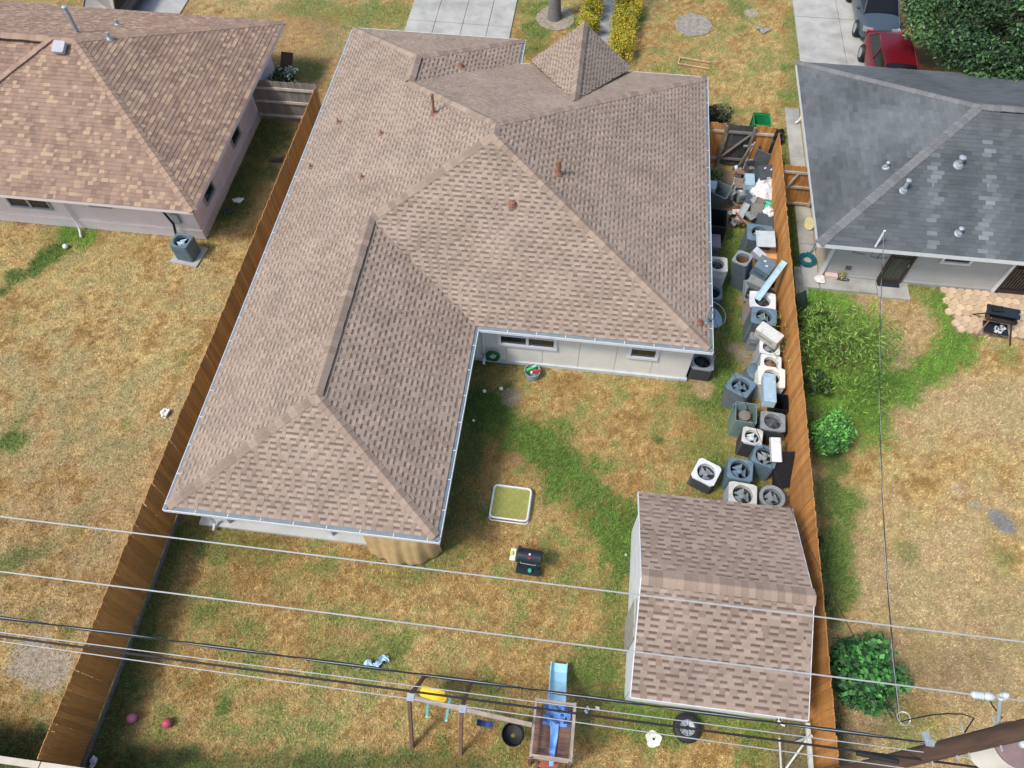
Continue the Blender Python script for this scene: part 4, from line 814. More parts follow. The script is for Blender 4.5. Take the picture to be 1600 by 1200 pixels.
    if guard in ('ring', 'mesh'):
        b = MB(); g_ = MB()
        for k in range(1, 5 if guard == 'ring' else 8): rr = R0*k/(5 if guard == 'ring' else 8); g_.tube([(rr*math.cos(a), rr*math.sin(a), h-.002) for a in [j*.349 for j in range(18)]], .0022, 4, closed=True)
        for k in range(6): a = k*1.047; g_.beam((0, 0, h-.001), (R0*math.cos(a), R0*math.sin(a), h-.001), .004, .004)
        go = g_.build('fan_guard', grdm, t); go['kind'] = 'stuff'
    if base: MB().prism(rrect(w+.35, d+.3, .02), -.02-z0, .06).build('pad', conc, t)
    return t
A = acunit
A('white-topped dark air conditioner standing alone on the lawn', (1104, 737), .80, .80, .58, -24, DARKC, WHITEC, .38, 3, GREYG)
A('steel-blue air conditioner between the lone white unit and the louvred one', (1157, 733), .80, .78, .80, -6, BLUEG, BLUEG, .41, 3, BLUEG, guard='none', louv='n')
A('pale slatted-top air conditioner at the shed roof edge', (1161, 772), .88, .80, .85, -4, GREYG, CREAMC, .40, 3, GREYG)
A('round-topped pale air conditioner at the shed corner', (1207, 776), .82, .82, .70, 0, SLATE, GREYG, .36, 3, GREYG, round_=True)
A('ribbed blue-grey air conditioner with one white blade, under a leaning coil', (1196, 712), .78, .74, .82, -18, BLUEG, BLUEG, .42, 3, GREYG, guard='none', louv='v')
A('small white-topped air conditioner with black sides', (1176, 681), .66, .62, .82, -8, DARKC, CREAMC, .40, 3, (176, 186, 190), guard='none')
A('grey air conditioner with a dark mesh lid against the fence', (1208, 658), .82, .72, .85, -4, DARKC, GREYG, .40, 3, DARKC, guard='mesh')
A('big louvred blue air conditioner tipped on its side edge', (1162, 604), .86, .76, .95, -32, SLATE, BLUEG, .40, 3, BLUEG, guard='none', tilt=(0, -6))
A('cream air conditioner under a tall pale box', (1206, 588), .92, .82, .90, -4, CREAMC, (222, 220, 208), .36, 0, guard='none')
A('small white air conditioner with a brown fan well', (1205, 566), .72, .62, .90, -4, GREYG, WHITEC, .40, 3, (120, 90, 74), guard='rust')
A('small white air conditioner with a grey fan well', (1203, 542), .72, .62, .90, -4, GREYG, WHITEC, .40, 3, GREYG)
A('dark tall blue-topped air conditioner below the white tilted cabinet', (1194, 491), .90, .74, 1.15, -4, SLATE, BLUEG, .38, 3, BLUEG, guard='none', tilt=(3, 0))
A('white square-topped air conditioner with concentric grille', (1192, 469), .95, .80, 1.0, -3, (120, 110, 106), WHITEC, .36, 0)
A('dark air conditioner with rusty open top leaning by the cardboard', (1172, 402), .62, .62, 1.35, -30, SLATE, GREYG, .40, 0, guard='rust', tilt=(6, -8))
A('grey-blue air conditioner with a big round opening under a silver coil panel', (1188, 363), 1.0, .86, 1.15, -3, SLATE, BLUEG, .38, 3, BLUEG, guard='none')
A('cream air conditioner with round cover under the house gutter', (1121, 412), .78, .72, .95, 0, (176, 182, 182), CREAMC, .36, 0)
A('black-fan air conditioner half hidden below the gutter', (1113, 455), .74, .72, .70, 0, SLATE, BLUEG, .42, 3, BLK, guard='none')
A('dark air conditioner with open fan at the corner of the big house', (1098, 563), .82, .78, .62, -3, DARKC, GREYG, .40, 4, BLK, guard='none')
A('blue-grey air conditioner on a concrete pad beside the pink-walled house', (283, 375), .76, .72, .80, -8, BLUEG, BLUEG, .41, 3, LBLUE, guard='none', louv='v', base=True, group=None)
# -------- other scrap
def place(px, z): return at(px[0], px[1], z)
def metal_box(name, label, px, size, rot, col, z0=0., tilt=(0, 0), cat='box', open_top=False, flange=True, holes=True):
    w, d, h = size; w *= .9; d *= .9; c = place(px, z0+h); t = thing(name, label, cat, (c.x, c.y, z0), rot=(R(tilt[0]), R(tilt[1]), R(rot)), group='scrap metal along the fence'); m = paint(col); b = MB(); o = rrect(w, d, .02, 2); n = len(o)
    if open_top:
        i_ = [(x*.94, y*.94) for x, y in o]; b.add([(x, y, 0) for x, y in o]+[(x, y, h) for x, y in o]+[(x, y, h) for x, y in i_]+[(x, y, .06) for x, y in i_], [(k, (k+1) % n, n+(k+1) % n, n+k) for k in range(n)]+[(n+k, n+(k+1) % n, 2*n+(k+1) % n, 2*n+k) for k in range(n)]+[(2*n+k, 2*n+(k+1) % n, 3*n+(k+1) % n, 3*n+k) for k in range(n)]+[tuple(range(3*n, 4*n)), tuple(range(n-1, -1, -1))]); b.build('casing', m, t)
        if holes:
            MB().box((0, 0, h*.35), (w*.8, d*.8, h*.5)).build('contents', coppr, t); MB().lathe([(.01, h*.6), (w*.3, h*.6), (w*.28, h*.8), (.05, h*.82)], 14).build('motor', paint((120, 112, 100)), t)
    else:
        b.prism(o, 0, h); b.build('casing', m, t)
        MB().prism(rrect(w*.9, d*.88, .015, 2), h, h+.012).build('lid', m, t)
        if holes:
            for q in range(2): MB().box((w*random.uniform(-.3, .3), d*random.uniform(-.3, .3), h+.016), (.08, .05, .012), random.random()).build('sticker', paint(WHITEC), t)
        if flange: MB().box((0, -d/2-.006, h*.6), (w*.6, .014, h*.25)).build('access_panel', paint(tuple(int(v*.8) for v in col)), t)
    return t
metal_box('condenser_coil_box', 'grey-green open cabinet showing its dusty motor', (1166, 644), (.68, .74, .92), -3, GREENG, open_top=True)
metal_box('duct_box', 'long pale blue box lying across the cream unit', (1203, 606), (.40, 1.15, .28), -3, LBLUE, z0=.92, tilt=(-4, 0), flange=False, holes=False)
metal_box('open_cabinet', 'dark empty cabinet with pale rim squeezed against the fence', (1221, 628), (.44, .62, .8), -3, BLK, open_top=True, holes=False)
metal_box('furnace_cabinet', 'white tilted cabinet with a brown open slot', (1206, 516), (.86, .40, .45), -38, CREAMC, z0=.95, tilt=(12, 0))
metal_box('control_box', 'slate blue cabinet with white stickers tilted on the pile', (1194, 409), (.62, .6, .55), -28, BLUEG, z0=.75, tilt=(8, 10))
metal_box('control_box', 'plain grey box below the blue stickered cabinet', (1186, 433), (.72, .6, .75), -24, GREYG, z0=.05, tilt=(6, 4), holes=False)
metal_box('air_handler', 'blue-grey slanted cabinet behind the white sacks', (1194, 262), (.72, .6, .55), 20, SLATE, z0=.5, tilt=(20, 8))
metal_box('air_handler', 'white narrow carton beside the white sacks', (1172, 280), (.38, .66, .8), 0, LBLUE, z0=.1, holes=False)
metal_box('air_handler', 'dark metal box under the clear plastic bag', (1197, 343), (.66, .62, .7), -8, SLATE, holes=False)
metal_box('open_cabinet', 'black open cabinet with pale rim below the gutter', (1119, 340), (.86, .95, .8), -3, BLK, open_top=True, holes=False)
metal_box('control_box', 'narrow grey cabinet below the gutter beside the cream unit', (1115, 376), (.55, .7, .5), 0, (120, 118, 124), holes=False)
metal_box('control_box', 'light blue box resting in the grey bin below the gutter', (1112, 288), (.4, .45, .6), -10, LBLUE, z0=.3, holes=False)
metal_box('control_box', 'small dark grey cabinet behind the grey bin at the gate', (1175, 312), (.5, .6, .6), -20, SLATE, z0=0, holes=False)
def panel(name, label, pa, za, pb, zb, wid, col, m=None, cat='panel', up=None, ribs=0, thick=.025):
    a, c = at(*pa, za), at(*pb, zb); t = thing(name, label, cat, ((a+c)/2).to_tuple(), group='scrap metal along the fence'); o = (a+c)/2; d = (c-a); sd = Vector(up) if up else d.cross(Vector((0, 0, 1))).normalized(); nn = sd.cross(d).normalized(); m = m or paint(col)
    b = MB(); b.beam(a-o, c-o, wid, thick, up=nn); b.build('sheet', m, t)
    for s_ in (-1, 1): MB().beam(a-o+sd*s_*(wid/2-.01)+nn*.02, c-o+sd*s_*(wid/2-.01)+nn*.02, .02, .05, up=nn).build('flange', m, t)
    for k in range(ribs): f = (k+.5)/ribs; p = (a-o).lerp(c-o, f); MB().beam(p-sd*wid*.46+nn*.018, p+sd*wid*.46+nn*.018, .012, .012, up=nn).build('fin', m, t)
    return t
panel('duct_channel', 'long steel blue channel leaning from the white unit to the fence', (1183, 468), 1.1, (1226, 409), 1.75, .20, (150, 178, 188), ribs=0, thick=.05)
panel('sheet_panel', 'flat grey sheet leaning beside the white square-topped unit', (1167, 470), .1, (1169, 437), .75, .32, (140, 150, 154))
panel('coil_panel', 'silver finned coil panel on the round-opening unit', (1197, 386), 1.25, (1195, 361), 1.35, .62, (182, 190, 192), ribs=12)
panel('coil_panel', 'rust-edged white coil frame leaning over the ribbed unit', (1213, 722), .95, (1211, 684), 1.15, .30, WHITEC, ribs=9, thick=.09)
panel('truck_tonneau', 'large folded black panel lying against the fence near the shed', (1226, 762), .25, (1228, 706), .95, .72, BLK, ribs=3)
panel('sheet_panel', 'slim grey scrap strip pointing to the alley', (1150, 350), .1, (1168, 318), .6, .24, (132, 142, 146)); panel('sheet_panel', 'bent grey scrap strip above the slim one', (1160, 333), .15, (1182, 308), .8, .22, (150, 154, 158))
panel('sheet_panel', 'brown-backed panel leaning between scrap strips and the fence', (1172, 345), .1, (1190, 310), .9, .30, (122, 108, 100)); panel('sheet_panel', 'pale green side panel leaning on the open grey-green cabinet', (1149, 660), .1, (1157, 630), .9, .42, GREENG)
panel('lattice_panel', 'dark panel with white edge leaning outside the orange fence', (1257, 505), .1, (1250, 458), 1.0, .45, (44, 60, 44))
panel('timber', 'grey timber leaning on the gate beside the grey bin', (1153, 262), .1, (1176, 226), 1.5, .07, (150, 138, 122), thick=.05, cat='timber'); panel('timber', 'thin pole leaning left of the grey bin', (1160, 268), .1, (1180, 222), 1.4, .04, (176, 168, 150), thick=.03, cat='timber'); panel('timber', 'short red bar among the scrap by the gate', (1148, 275), .2, (1162, 266), .35, .12, (140, 56, 48), cat='bar')
b = MB(); c = at(1200, 393, .7); t = thing('cardboard_box', 'flattened tan cardboard box under the silver coil panel', 'cardboard box', (c.x, c.y, 0), R(-4)); cb = mat('cardboard', lin((204, 160, 112)), .9, .12, 4)
MB().prism(rrect(.85, .62, .01, 1), .3, .72).build('carton', cb, t); MB().box((.1, .36, .74), (.8, .2, .012), Matrix.Rotation(.4, 3, 'X')).build('flap', cb, t); MB().box((0, 0, .724), (.84, .05, .004)).build('tape', mat('tape', lin((220, 190, 150)), .4), t)
# trash carts and bins
def cart(name, label, px, w, d, h, rot, col, tilt=(0, 0), z0=0., wheels=False, cat='bin', lid=None, dark=.5):
    c = place(px, z0+h); t = thing(name, label, cat, (c.x, c.y, z0), rot=(R(tilt[0]), R(tilt[1]), R(rot))); m = paint(col, .45, .2); o0, o1, o2 = rrect(w*.78, d*.78, .05, 3), rrect(w, d, .07, 3), rrect(w*1.06, d*1.06, .08, 3); n = len(o0)
    i0, i1 = [(x*.93, y*.93) for x, y in o0], [(x*.93, y*.93) for x, y in o1]
    rows = [(o0, 0), (o1, h-.05), (o2, h-.045), (o2, h), (i1, h), (i0, .05)]; V = [(x, y, z) for P, z in rows for x, y in P]
    MB().add(V, [(i*n+k, i*n+(k+1) % n, (i+1)*n+(k+1) % n, (i+1)*n+k) for i in range(len(rows)-1) for k in range(n)]+[tuple(range(n-1, -1, -1)), tuple(range(5*n, 6*n))]).build('tub', m, t, smooth=True)
    if wheels:
        for s_ in (-1, 1): MB().lathe([(.02, -.03), (.12, -.03), (.12, .03), (.02, .03)], 14, c=(s_*w*.42, d*.45, .1), M=Matrix.Rotation(R(90), 3, 'Y')).build('wheel', blackm, t)
        MB().tube([(-w*.4, d*.53, h-.02), (-w*.38, d*.62, h), (w*.38, d*.62, h), (w*.4, d*.53, h-.02)], .015, 6).build('handle', m, t)
    if lid: MB().box((0, d*.62, h*.55), (w, .04, h*.9)).build('lid', paint(lid, .45, .2), t)
    return t
cart('trash_cart', 'open bright green trash cart beyond the gate', (1191, 187), .62, .62, .95, 0, (30, 120, 66), wheels=True, lid=(26, 100, 56))
cart('trash_cart', 'grey open trash cart tipped against the fence by the gate', (1196, 230), .70, .72, 1.1, -20, (84, 92, 96), tilt=(-4, 6), wheels=True)
cart('trash_cart', 'grey bin with chamfered rim below the gutter near the gate', (1122, 294), .66, .66, .75, -20, (92, 102, 110), tilt=(0, 8))
b = MB(); c = at(1212, 213, .3); t = thing('trash_bag', 'black bag slumped beside the green trash cart', 'trash bag', (c.x, c.y+.1, 0))
def lump(seed, r, sx, sy, sz, m, parent, name='sack', loc=(0, 0, 0), n=14, amp=.2):
    V = []; F = []; rn = random.Random(seed); ph = [rn.uniform(0, 6.28) for _ in range(6)]; nn = 20
    for i in range(n+1):
        th = math.pi*i/n
        for k in range(nn):
            a = 2*math.pi*k/nn; q = 1+amp*(math.sin(3*a+ph[0]+2*th)*.4+math.sin(5*a+ph[1]-3*th)*.3+math.sin(2*th*2+ph[2]+a)*.4+math.sin(9*a+ph[3]+5*th)*.18)
            V.append((r*sx*q*math.sin(th)*math.cos(a)+loc[0], r*sy*q*math.sin(th)*math.sin(a)+loc[1], max(.01, r*sz*(1-math.cos(th))*q*.5+loc[2])))
    for i in range(n):
        for k in range(nn): F.append((i*nn+k, (i+1)*nn+k, (i+1)*nn+(k+1) % nn, i*nn+(k+1) % nn))
    return MB().add(V, F).build(name, m, parent, smooth=True)
bagw = mat('plastic_white', lin((205, 209, 212)), .35, .05, 6, bump=.4, bscale=12); bagt = mat('plastic_teal', lin((90, 200, 160)), .35, .1, 6, bump=.4, bscale=12); bagb = mat('plastic_black', (.012, .013, .014), .35, .1, 6, bump=.4, bscale=12); bagc = mat('plastic_clear', lin((205, 205, 208)), .25, .25, 9, bump=.5, bscale=14)
lump(1, .35, 1.1, .9, 1.3, bagb, t)
for lb, px, z, r, sx, sy, m, sd in (('upper long white plastic sack on the scrap heap', (1196, 285), .75, .4, .8, 1.35, bagw, 2), ('lower white plastic sack on the scrap heap', (1194, 300), .72, .38, 1.2, .85, bagw, 3), ('small white sack hanging below the lower one', (1188, 314), .5, .2, .8, 1.3, bagw, 6), ('teal green plastic bag on the scrap heap', (1199, 317), .75, .24, 1.1, 1., bagt, 4), ('clear plastic bag of rubbish below the teal bag', (1206, 329), .8, .24, 1., 1.15, bagc, 5)):
    c = at(*px, z); t = thing('plastic_bag', lb, 'plastic bag', (c.x, c.y, z-.3), R(-30) if sd == 2 else 0, group='bags on the scrap heap'); lump(sd, r, sx, sy, 1.1, m, t, amp=.26)
    MB().lathe([(.05, r*.9), (.025, r*1.05), (.06, r*1.2)], 8, c=(0, sy*r*.2, 0)).build('knot', m, t)
# wire rack, dish, disc, small bits
c = at(1155, 292, .4); t = thing('wire_rack', 'small white wire rack by the alley edge of the heap', 'rack', (c.x, c.y, 0))
for x in (-.2, .2):
    for y in (-.25, .25): MB().box((x, y, .3), (.025, .025, .6)).build('leg', white, t)
for z in (.1, .35, .58): MB().box((0, 0, z), (.42, .52, .015)).build('shelf', mat('rack_shelf', lin((120, 108, 96)), .7, .3, 8), t)
c = at(1117, 492, .7); t = thing('satellite_dish', 'round pale blue dish with ring leaning on the house wall', 'dish', (c.x-.05, c.y, 0)); M = Matrix.Rotation(R(25), 3, 'Y')
MB().lathe([(.02, 0), (.25, .03), (.42, .11), (.43, .12), (.25, .045), (.02, .02)], 22, c=(-.1, 0, .5), M=M, caps=False).build('reflector', paint((140, 168, 186)), t, smooth=True)
MB().tube([(.5*math.cos(a)*.9-.05, .5*math.sin(a), .75+.2*math.cos(a)*-.4) for a in [k*.314 for k in range(20)]], .014, 6, closed=True).build('rim_ring', galv, t); MB().box((-.1, 0, .25), (.08, .08, .5)).build('stand', galv, t)
c = at(1179, 578, .5); t = thing('fan_cowl', 'blue metal fan cowl between the louvred and cream units', 'cowl', (c.x, c.y, 0)); MB().lathe([(.3, 0), (.32, .1), (.32, .42), (.27, .46), (.05, .5)], 20, M=Matrix.Rotation(R(12), 3, 'Y')).build('shell', paint(BLUEG), t, smooth=True); MB().tube([(.12, -.2, .3), (.22, -.3, .75)], .025, 6).build('pipe', galv, t)
c = at(1157, 300, .3); t = thing('scrap_heap', 'tangle of small grey and rusty metal offcuts on the alley side', 'scrap heap', (c.x, c.y, 0))
for k in range(58): MB().box((random.uniform(-.35, .9), random.uniform(-1.6, 1.5), random.uniform(.03, .5)), (random.uniform(.1, .4), random.uniform(.04, .2), random.uniform(.01, .08)), Matrix.Rotation(random.uniform(0, 3), 3, 'Z') @ Matrix.Rotation(random.uniform(-.5, .5), 3, 'X')).build('offcut', paint(random.choice((GREYG, GREYG, (126, 96, 80), SLATE, DARKC, WHITEC, CREAMC, (130, 70, 58)))), t)
metal_box('control_box', 'small pale box on the scrap strips near the white sacks', (1160, 300), (.32, .4, .35), 15, GREYG, z0=.1)
metal_box('open_cabinet', 'dark open cabinet between the grey cart and the slanted cabinet', (1176, 258), (.45, .5, .7), 12, SLATE, open_top=True)
metal_box('duct_box', 'crumpled foil duct section on top of the cardboard', (1186, 392), (.5, .26, .26), -35, (176, 182, 186), z0=.95, tilt=(10, 15), holes=False, flange=False)
metal_box('control_box', 'dark box wedged below the long steel channel', (1181, 452), (.6, .45, .5), -10, DARKC, holes=False)
metal_box('control_box', 'grey box hidden behind the white tilted cabinet', (1180, 522), (.35, .5, .6), -8, GREYG, holes=False)
panel('sheet_panel', 'upright grey door panel beside the white narrow carton', (1164, 306), .05, (1166, 276), .85, .30, (104, 110, 114)); panel('coil_panel', 'dusty finned coil leaning in the middle of the heap', (1180, 340), .4, (1184, 318), .8, .42, (132, 132, 128), ribs=8)
panel('sheet_panel', 'rust-streaked panel leaning against the white square-topped unit', (1172, 486), .1, (1172, 466), .9, .35, (112, 92, 86))
t = thing('scrap_heap', 'dark metal offcuts wedged beneath the tilted cabinets', 'scrap heap', (at(1180, 440)).to_tuple())
for k in range(22): MB().box((random.uniform(-.3, .6), random.uniform(-1.3, .9), random.uniform(.03, .4)), (random.uniform(.1, .45), random.uniform(.04, .25), random.uniform(.01, .1)), Matrix.Rotation(random.uniform(0, 3), 3, 'Z') @ Matrix.Rotation(random.uniform(-.6, .6), 3, 'X')).build('offcut', paint(random.choice((SLATE, BLK, DARKC, GREYG))), t)

# ================================================================ CARS
def car(name, label, loc, rz, col, L_=4.1, Wd=1.72, H=1.5, hood=1.0, trunk=.35, rake=.75, rrake=.5):
    t = thing(name, label, 'car', loc, rz); pm = mat('car_paint_%d_%d' % col[:2], lin(col), .22, .04, 2, metal=.35, glass=True); w = Wd/2; y0, y1 = -L_/2, L_/2
    # stations along length: front is -Y
    st = [(y0, .45, .72, .62), (y0+.08, .25, .78, .8), (y0+.35, .2, .84, .94), (y0+hood*.6, .2, .9, .99), (y0+hood, .2, .96, 1.), (0, .2, .99, 1.), (y1-trunk-.2, .2, 1.0, .99), (y1-.3, .22, .99, .94), (y1-.08, .28, .93, .84), (y1, .5, .82, .66)]
    V = []
    for y, zb, zt, f in st: V += [(s_*w*f*a, y, zb+(zt-zb)*q) for s_, a, q in ((-1, .86, 0), (-1, .97, .15), (-1, 1, .5), (-1, .975, .82), (-1, .9, .96), (-1, .5, 1.02), (1, .5, 1.02), (1, .9, .96), (1, .975, .82), (1, 1, .5), (1, .97, .15), (1, .86, 0))]
    n = 12; F = [(i*n+k, i*n+(k+1) % n, (i+1)*n+(k+1) % n, (i+1)*n+k) for i in range(len(st)-1) for k in range(n)]+[tuple(range(n-1, -1, -1)), tuple(range((len(st)-1)*n, len(st)*n))]
    b = MB().add(V, F); body = b.build('body', pm, t, smooth=True); m = body.modifiers.new('s', 'SUBSURF'); m.levels = m.render_levels = 2
    # cabin
    cb0, cb1 = y0+hood-.1, y1-trunk; r0, r1 = cb0+rake, cb1-rrake; zb, zr = .93, H; wt = w*.72; wb = w*.93
    def ring(y, z, ww): return [(-ww, y, z), (ww, y, z)]
    g = [(cb0, zb, wb*.92), (r0, zr-.04, wt*.95), ((r0+r1)/2, zr, wt), (r1, zr-.03, wt*.95), (cb1, zb, wb*.9)]
    roof = MB(); V = []
    for y, z, ww in g[1:4]: V += [(-ww, y, z), (-ww*.5, y, z+.03), (ww*.5, y, z+.03), (ww, y, z)]
    roof.add(V, [(i*4+k, i*4+k+1, i*4+k+5, i*4+k+4) for i in range(2) for k in range(3)]); roof.build('roof', pm, t, smooth=True)
    gm2 = mat('car_glass', (.008, .009, .011), .12, .1)
    def glass(name, q): MB().add(q, [tuple(range(len(q)))]).build(name, gm2, t)
    p = [[(s_*ww, y, z) for s_ in (-1, 1)] for y, z, ww in g]
    glass('windshield', [p[0][0], p[0][1], (p[1][1][0]*.5, p[1][1][1], p[1][1][2]+.03), (p[1][0][0]*.5, p[1][0][1], p[1][0][2]+.03), p[1][0]][:2]+[p[1][1], (p[1][1][0]*.5, r0, zr-.01), (p[1][0][0]*.5, r0, zr-.01), p[1][0]])
    glass('rear_window', [p[4][1], p[4][0], p[3][0], (p[3][0][0]*.5, r1, zr), (p[3][1][0]*.5, r1, zr), p[3][1]])
    for s_ in (0, 1):
        glass('side_window', [p[0][s_], p[1][s_], p[2][s_], ((p[0][s_][0]*1.04), (r0+r1)/2, zb)]); glass('side_window', [((p[0][s_][0]*1.04), (r0+r1)/2, zb), p[2][s_], p[3][s_], p[4][s_]])
        b = MB(); b.tube([p[0][s_], p[1][s_], p[2][s_], p[3][s_], p[4][s_]], .035, 6); b.tube([((p[0][s_][0]*1.05), (r0+r1)/2, zb), p[2][s_]], .03, 6); b.build('pillar', pm, t, smooth=True)
    for s_ in (-1, 1):
        for y in (y0+.78, y1-.78):
            wh = MB().lathe([(.2, -.1), (.31, -.1), (.33, -.05), (.33, .06), (.31, .1), (.2, .1)], 22, c=(s_*(w-.06), y, .33), M=Matrix.Rotation(R(90), 3, 'Y')).build('wheel', blackm, t, smooth=True)
            MB().lathe([(.02, -.115), (.2, -.11), (.21, .11), (.02, .115)], 16, c=(s_*(w-.06), y, .33), M=Matrix.Rotation(R(90), 3, 'Y')).build('rim', galv, wh, smooth=True)
        MB().box((s_*w*.66, y0+.17, .7), (.36, .28, .14), Matrix.Rotation(R(-12)*1, 3, 'X')).build('headlight', mat('headlamp', lin((150, 158, 164)), .15, .1, glass=True), t)
        MB().lathe([(.02, -.09), (.09, -.06), (.1, .05), (.02, .09)], 10, c=(s_*(w+.08), cb0+.35, 1.0), M=Matrix.Rotation(R(90), 3, 'Y')).build('mirror', pm, t, smooth=True)
        MB().box((s_*w*.7, y1-.05, .82), (.3, .08, .14)).build('tail_light', mat('tail_lamp', lin((150, 20, 18)), .2, .1, glass=True), t)
    MB().box((0, y0+.03, .6), (1.0, .06, .1)).build('grille', blackm, t); MB().box((0, y0+.04, .36), (1.15, .05, .12)).build('air_intake', blackm, t); MB().lathe([(.01, 0), (.05, 0), (.05, .012), (.01, .014)], 12, c=(0, y0+.02, .68), M=Matrix.Rotation(R(90), 3, 'X')).build('emblem', galv, t)
    return t
car('parked_car', 'silver-blue hatchback parked nose towards the grey-roofed house', (11.85, 33.4, .05), 0, (78, 90, 100), 4.2, 1.74, 1.5, 1.0, .15, .8, .5)
car('parked_car', 'dark red car half hidden behind the grey roof edge', (11.9, 28.65, .05), 0, (112, 20, 32), 4.9, 1.78, 1.45, 1.15, .45, .8, .6)
car('parked_car', 'dark car just visible beyond the roof at the top left', (-21.6, 30.0, .05), R(180), (40, 46, 54), 4.3, 1.76, 1.45, 1.05, .5, .75, .65)
# ================================================================ YARD THINGS
steelb = paint((54, 62, 64), .45, .2)
# swing set
wood = mat('redwood', lin((112, 86, 74)), .85, .3, 4, bump=.4, bscale=30, orand=.12, dirt=.3, dirtcol=lin((80, 58, 50))); woodg = mat('grey_beam', lin((152, 138, 127)), .9, .25, 5, bump=.4, bscale=30)
ss = thing('swing_set', 'wooden A-frame swing set with a long grey beam', 'swing set')
Z = 2.2; BA, BB = Vector((-2.66, 2.62, Z)), Vector((.06, 2.4, Z)); MB().beam(BA, BB, .085, .13).build('beam', woodg, ss)
for x in (-2.68, -1.5):
    yb = BA.y+(x-BA.x)/(BB.x-BA.x)*(BB.y-BA.y)
    for yf in (3.5, 1.85): MB().beam((x-.06, yf, -.03), (x, yb+(.05 if yf > 3 else -.05), Z+.02), .075, .075).build('leg', wood, ss)
    MB().box((x+.02, yb, Z+.075), (.16, .16, .02)).build('bracket', galv, ss)
teal = mat('teal_paint', lin((120, 210, 200)), .5, .1); yel = mat('yellow_plastic', lin((232, 196, 40)), .45, .1)
gl = thing('glider_swing', 'yellow two-seat glider swing on turquoise bars', 'swing')
for px0, px1 in (((669, 1094), (667, 1120)), ((703, 1092), (697, 1126))):
    a, c = at(*px0, 1.55), at(*px1, 1.95); MB().beam(a, c, .05, .05).build('hanger_bar', teal, gl); MB().tube([(a+c)/2, (a+c)/2+Vector((0, 0, -1.4))], .012, 5).build('hanger_rod', mat('green_chain', lin((70, 150, 80)), .5), gl)
c = at(677, 1087, .75); b = MB(); b.prism([(x*1.0, y) for x, y in rrect(.66, .2, .09, 5)], 0, .07); b.xf(Matrix.Translation(c) @ Matrix.Rotation(R(-8), 4, 'Z')); b.build('seat', yel, gl); MB().box(c+Vector((0, .1, .16)), (.6, .05, .2), R(-8)).build('backrest', yel, gl)
def rope(parent, p, q, m): return MB().tube([p, q], .009, 5).build('chain', m, parent)
for nm, lb, x, m, z in (('belt_swing', 'dark blue belt swing hanging from the grey beam', -1.02, mat('navy_plastic', lin((38, 52, 96)), .5), .75), ('bucket_swing', 'black bucket swing hanging near the play deck', -.35, blackm, .6)):
    t = thing(nm, lb, 'swing'); y = BA.y+(x-BA.x)/(BB.x-BA.x)*(BB.y-BA.y); w = .2 if nm == 'belt_swing' else .26
    if nm == 'belt_swing': b = MB(); b.add([(x+w*u, y+s_, z+.12*u*u) for u in (-1, -.5, 0, .5, 1) for s_ in (-.07, .07)], [(2*i, 2*i+1, 2*i+3, 2*i+2) for i in range(4)]); b.build('seat', m, t)
    else: MB().lathe([(.1, 0), (.24, .05), (.27, .25), (.255, .26), (.22, .08), (.05, .04)], 18, c=(x, y-.1, z), caps=False).build('seat', m, t, smooth=True)
    for s_ in (-1, 1): rope(t, (x+s_*w, y, z+.12), (x+s_*w*.9, y, Z-.07), MATS['green_chain'])
# play deck
pd = thing('play_deck', 'raised redwood play deck with open rails beside the swing beam', 'play structure')
X0, X1, Y0, Y1, ZD = .10, .98, 1.85, 2.98, 1.15
for x in (X0, X1):
    for y in (Y0, Y1): MB().box((x, y, .92), (.07, .07, 1.9)).build('post', wood, pd)
for z in (1.88, 1.5):
    for x in (X0, X1): MB().box((x, (Y0+Y1)/2, z), (.05, Y1-Y0+.08, .06)).build('rail', woodg, pd)
    MB().box(((X0+X1)/2, Y0-.001, z-.002), (X1-X0+.05, .05, .06)).build('rail', woodg, pd)
    if z > 1.6: MB().box(((X0+X1)/2, Y1+.001, z-.002), (X1-X0+.05, .05, .06)).build('rail', woodg, pd)
for k in range(9):
    y = Y0+.08+k*.122; MB().box(((X0+X1)/2, y, ZD+random.uniform(-.004, .004)), (X1-X0-.05, .112, .03)).build('deck_board', wood, pd)
for k in range(5): MB().box((.5, 1.78-.09*k, 1.0-.24*k), (.44, .1, .03)).build('ladder_rung', mat('red_rung', lin((150, 78, 64)), .8, .25, 6), pd)
for s_ in (.27, .73): MB().beam((s_, 1.85, 1.15), (s_, 1.38, 0), .04, .09).build('ladder_side', wood, pd)
sld = thing('slide', 'pale blue plastic slide leaving the play deck', 'slide'); bl = mat('blue_plastic', lin((168, 214, 232)), .4, .05, 2)
pts = [(2.75, 1.2), (2.95, 1.18), (3.3, .85), (3.7, .42), (3.95, .24), (4.18, .18)]; xs0, xs1 = .40, .78
b = MB(); V = []
for y, z in pts: V += [(xs0, y, z+.13), (xs0+.01, y, z), (xs1-.01, y, z), (xs1, y, z+.13)]
b.add(V, [(i*4+k, i*4+k+1, i*4+k+5, i*4+k+4) for i in range(len(pts)-1) for k in range(3)]); o = b.build('chute', bl, sld); m = o.modifiers.new('s', 'SOLIDIFY'); m.thickness = .02
MB().box((.59, 4.1, .09), (.3, .06, .18)).build('foot', bl, sld)
tb = mat('blue_tarp', lin((120, 165, 225)), .5, .12, 5, bump=.3, bscale=15)
b = MB(); V = []
for i in range(14):
    f = i/13; y = 2.9-1.15*f; x = .52+.10*f+.03*math.sin(5*f); w = .12*(1-.6*f)
    for k in range(5): u = k/4-.5; V.append((x+w*2*u, y, ZD+.06+.04*math.sin(7*f+u*4)+.10*(1-f)*abs(u)))
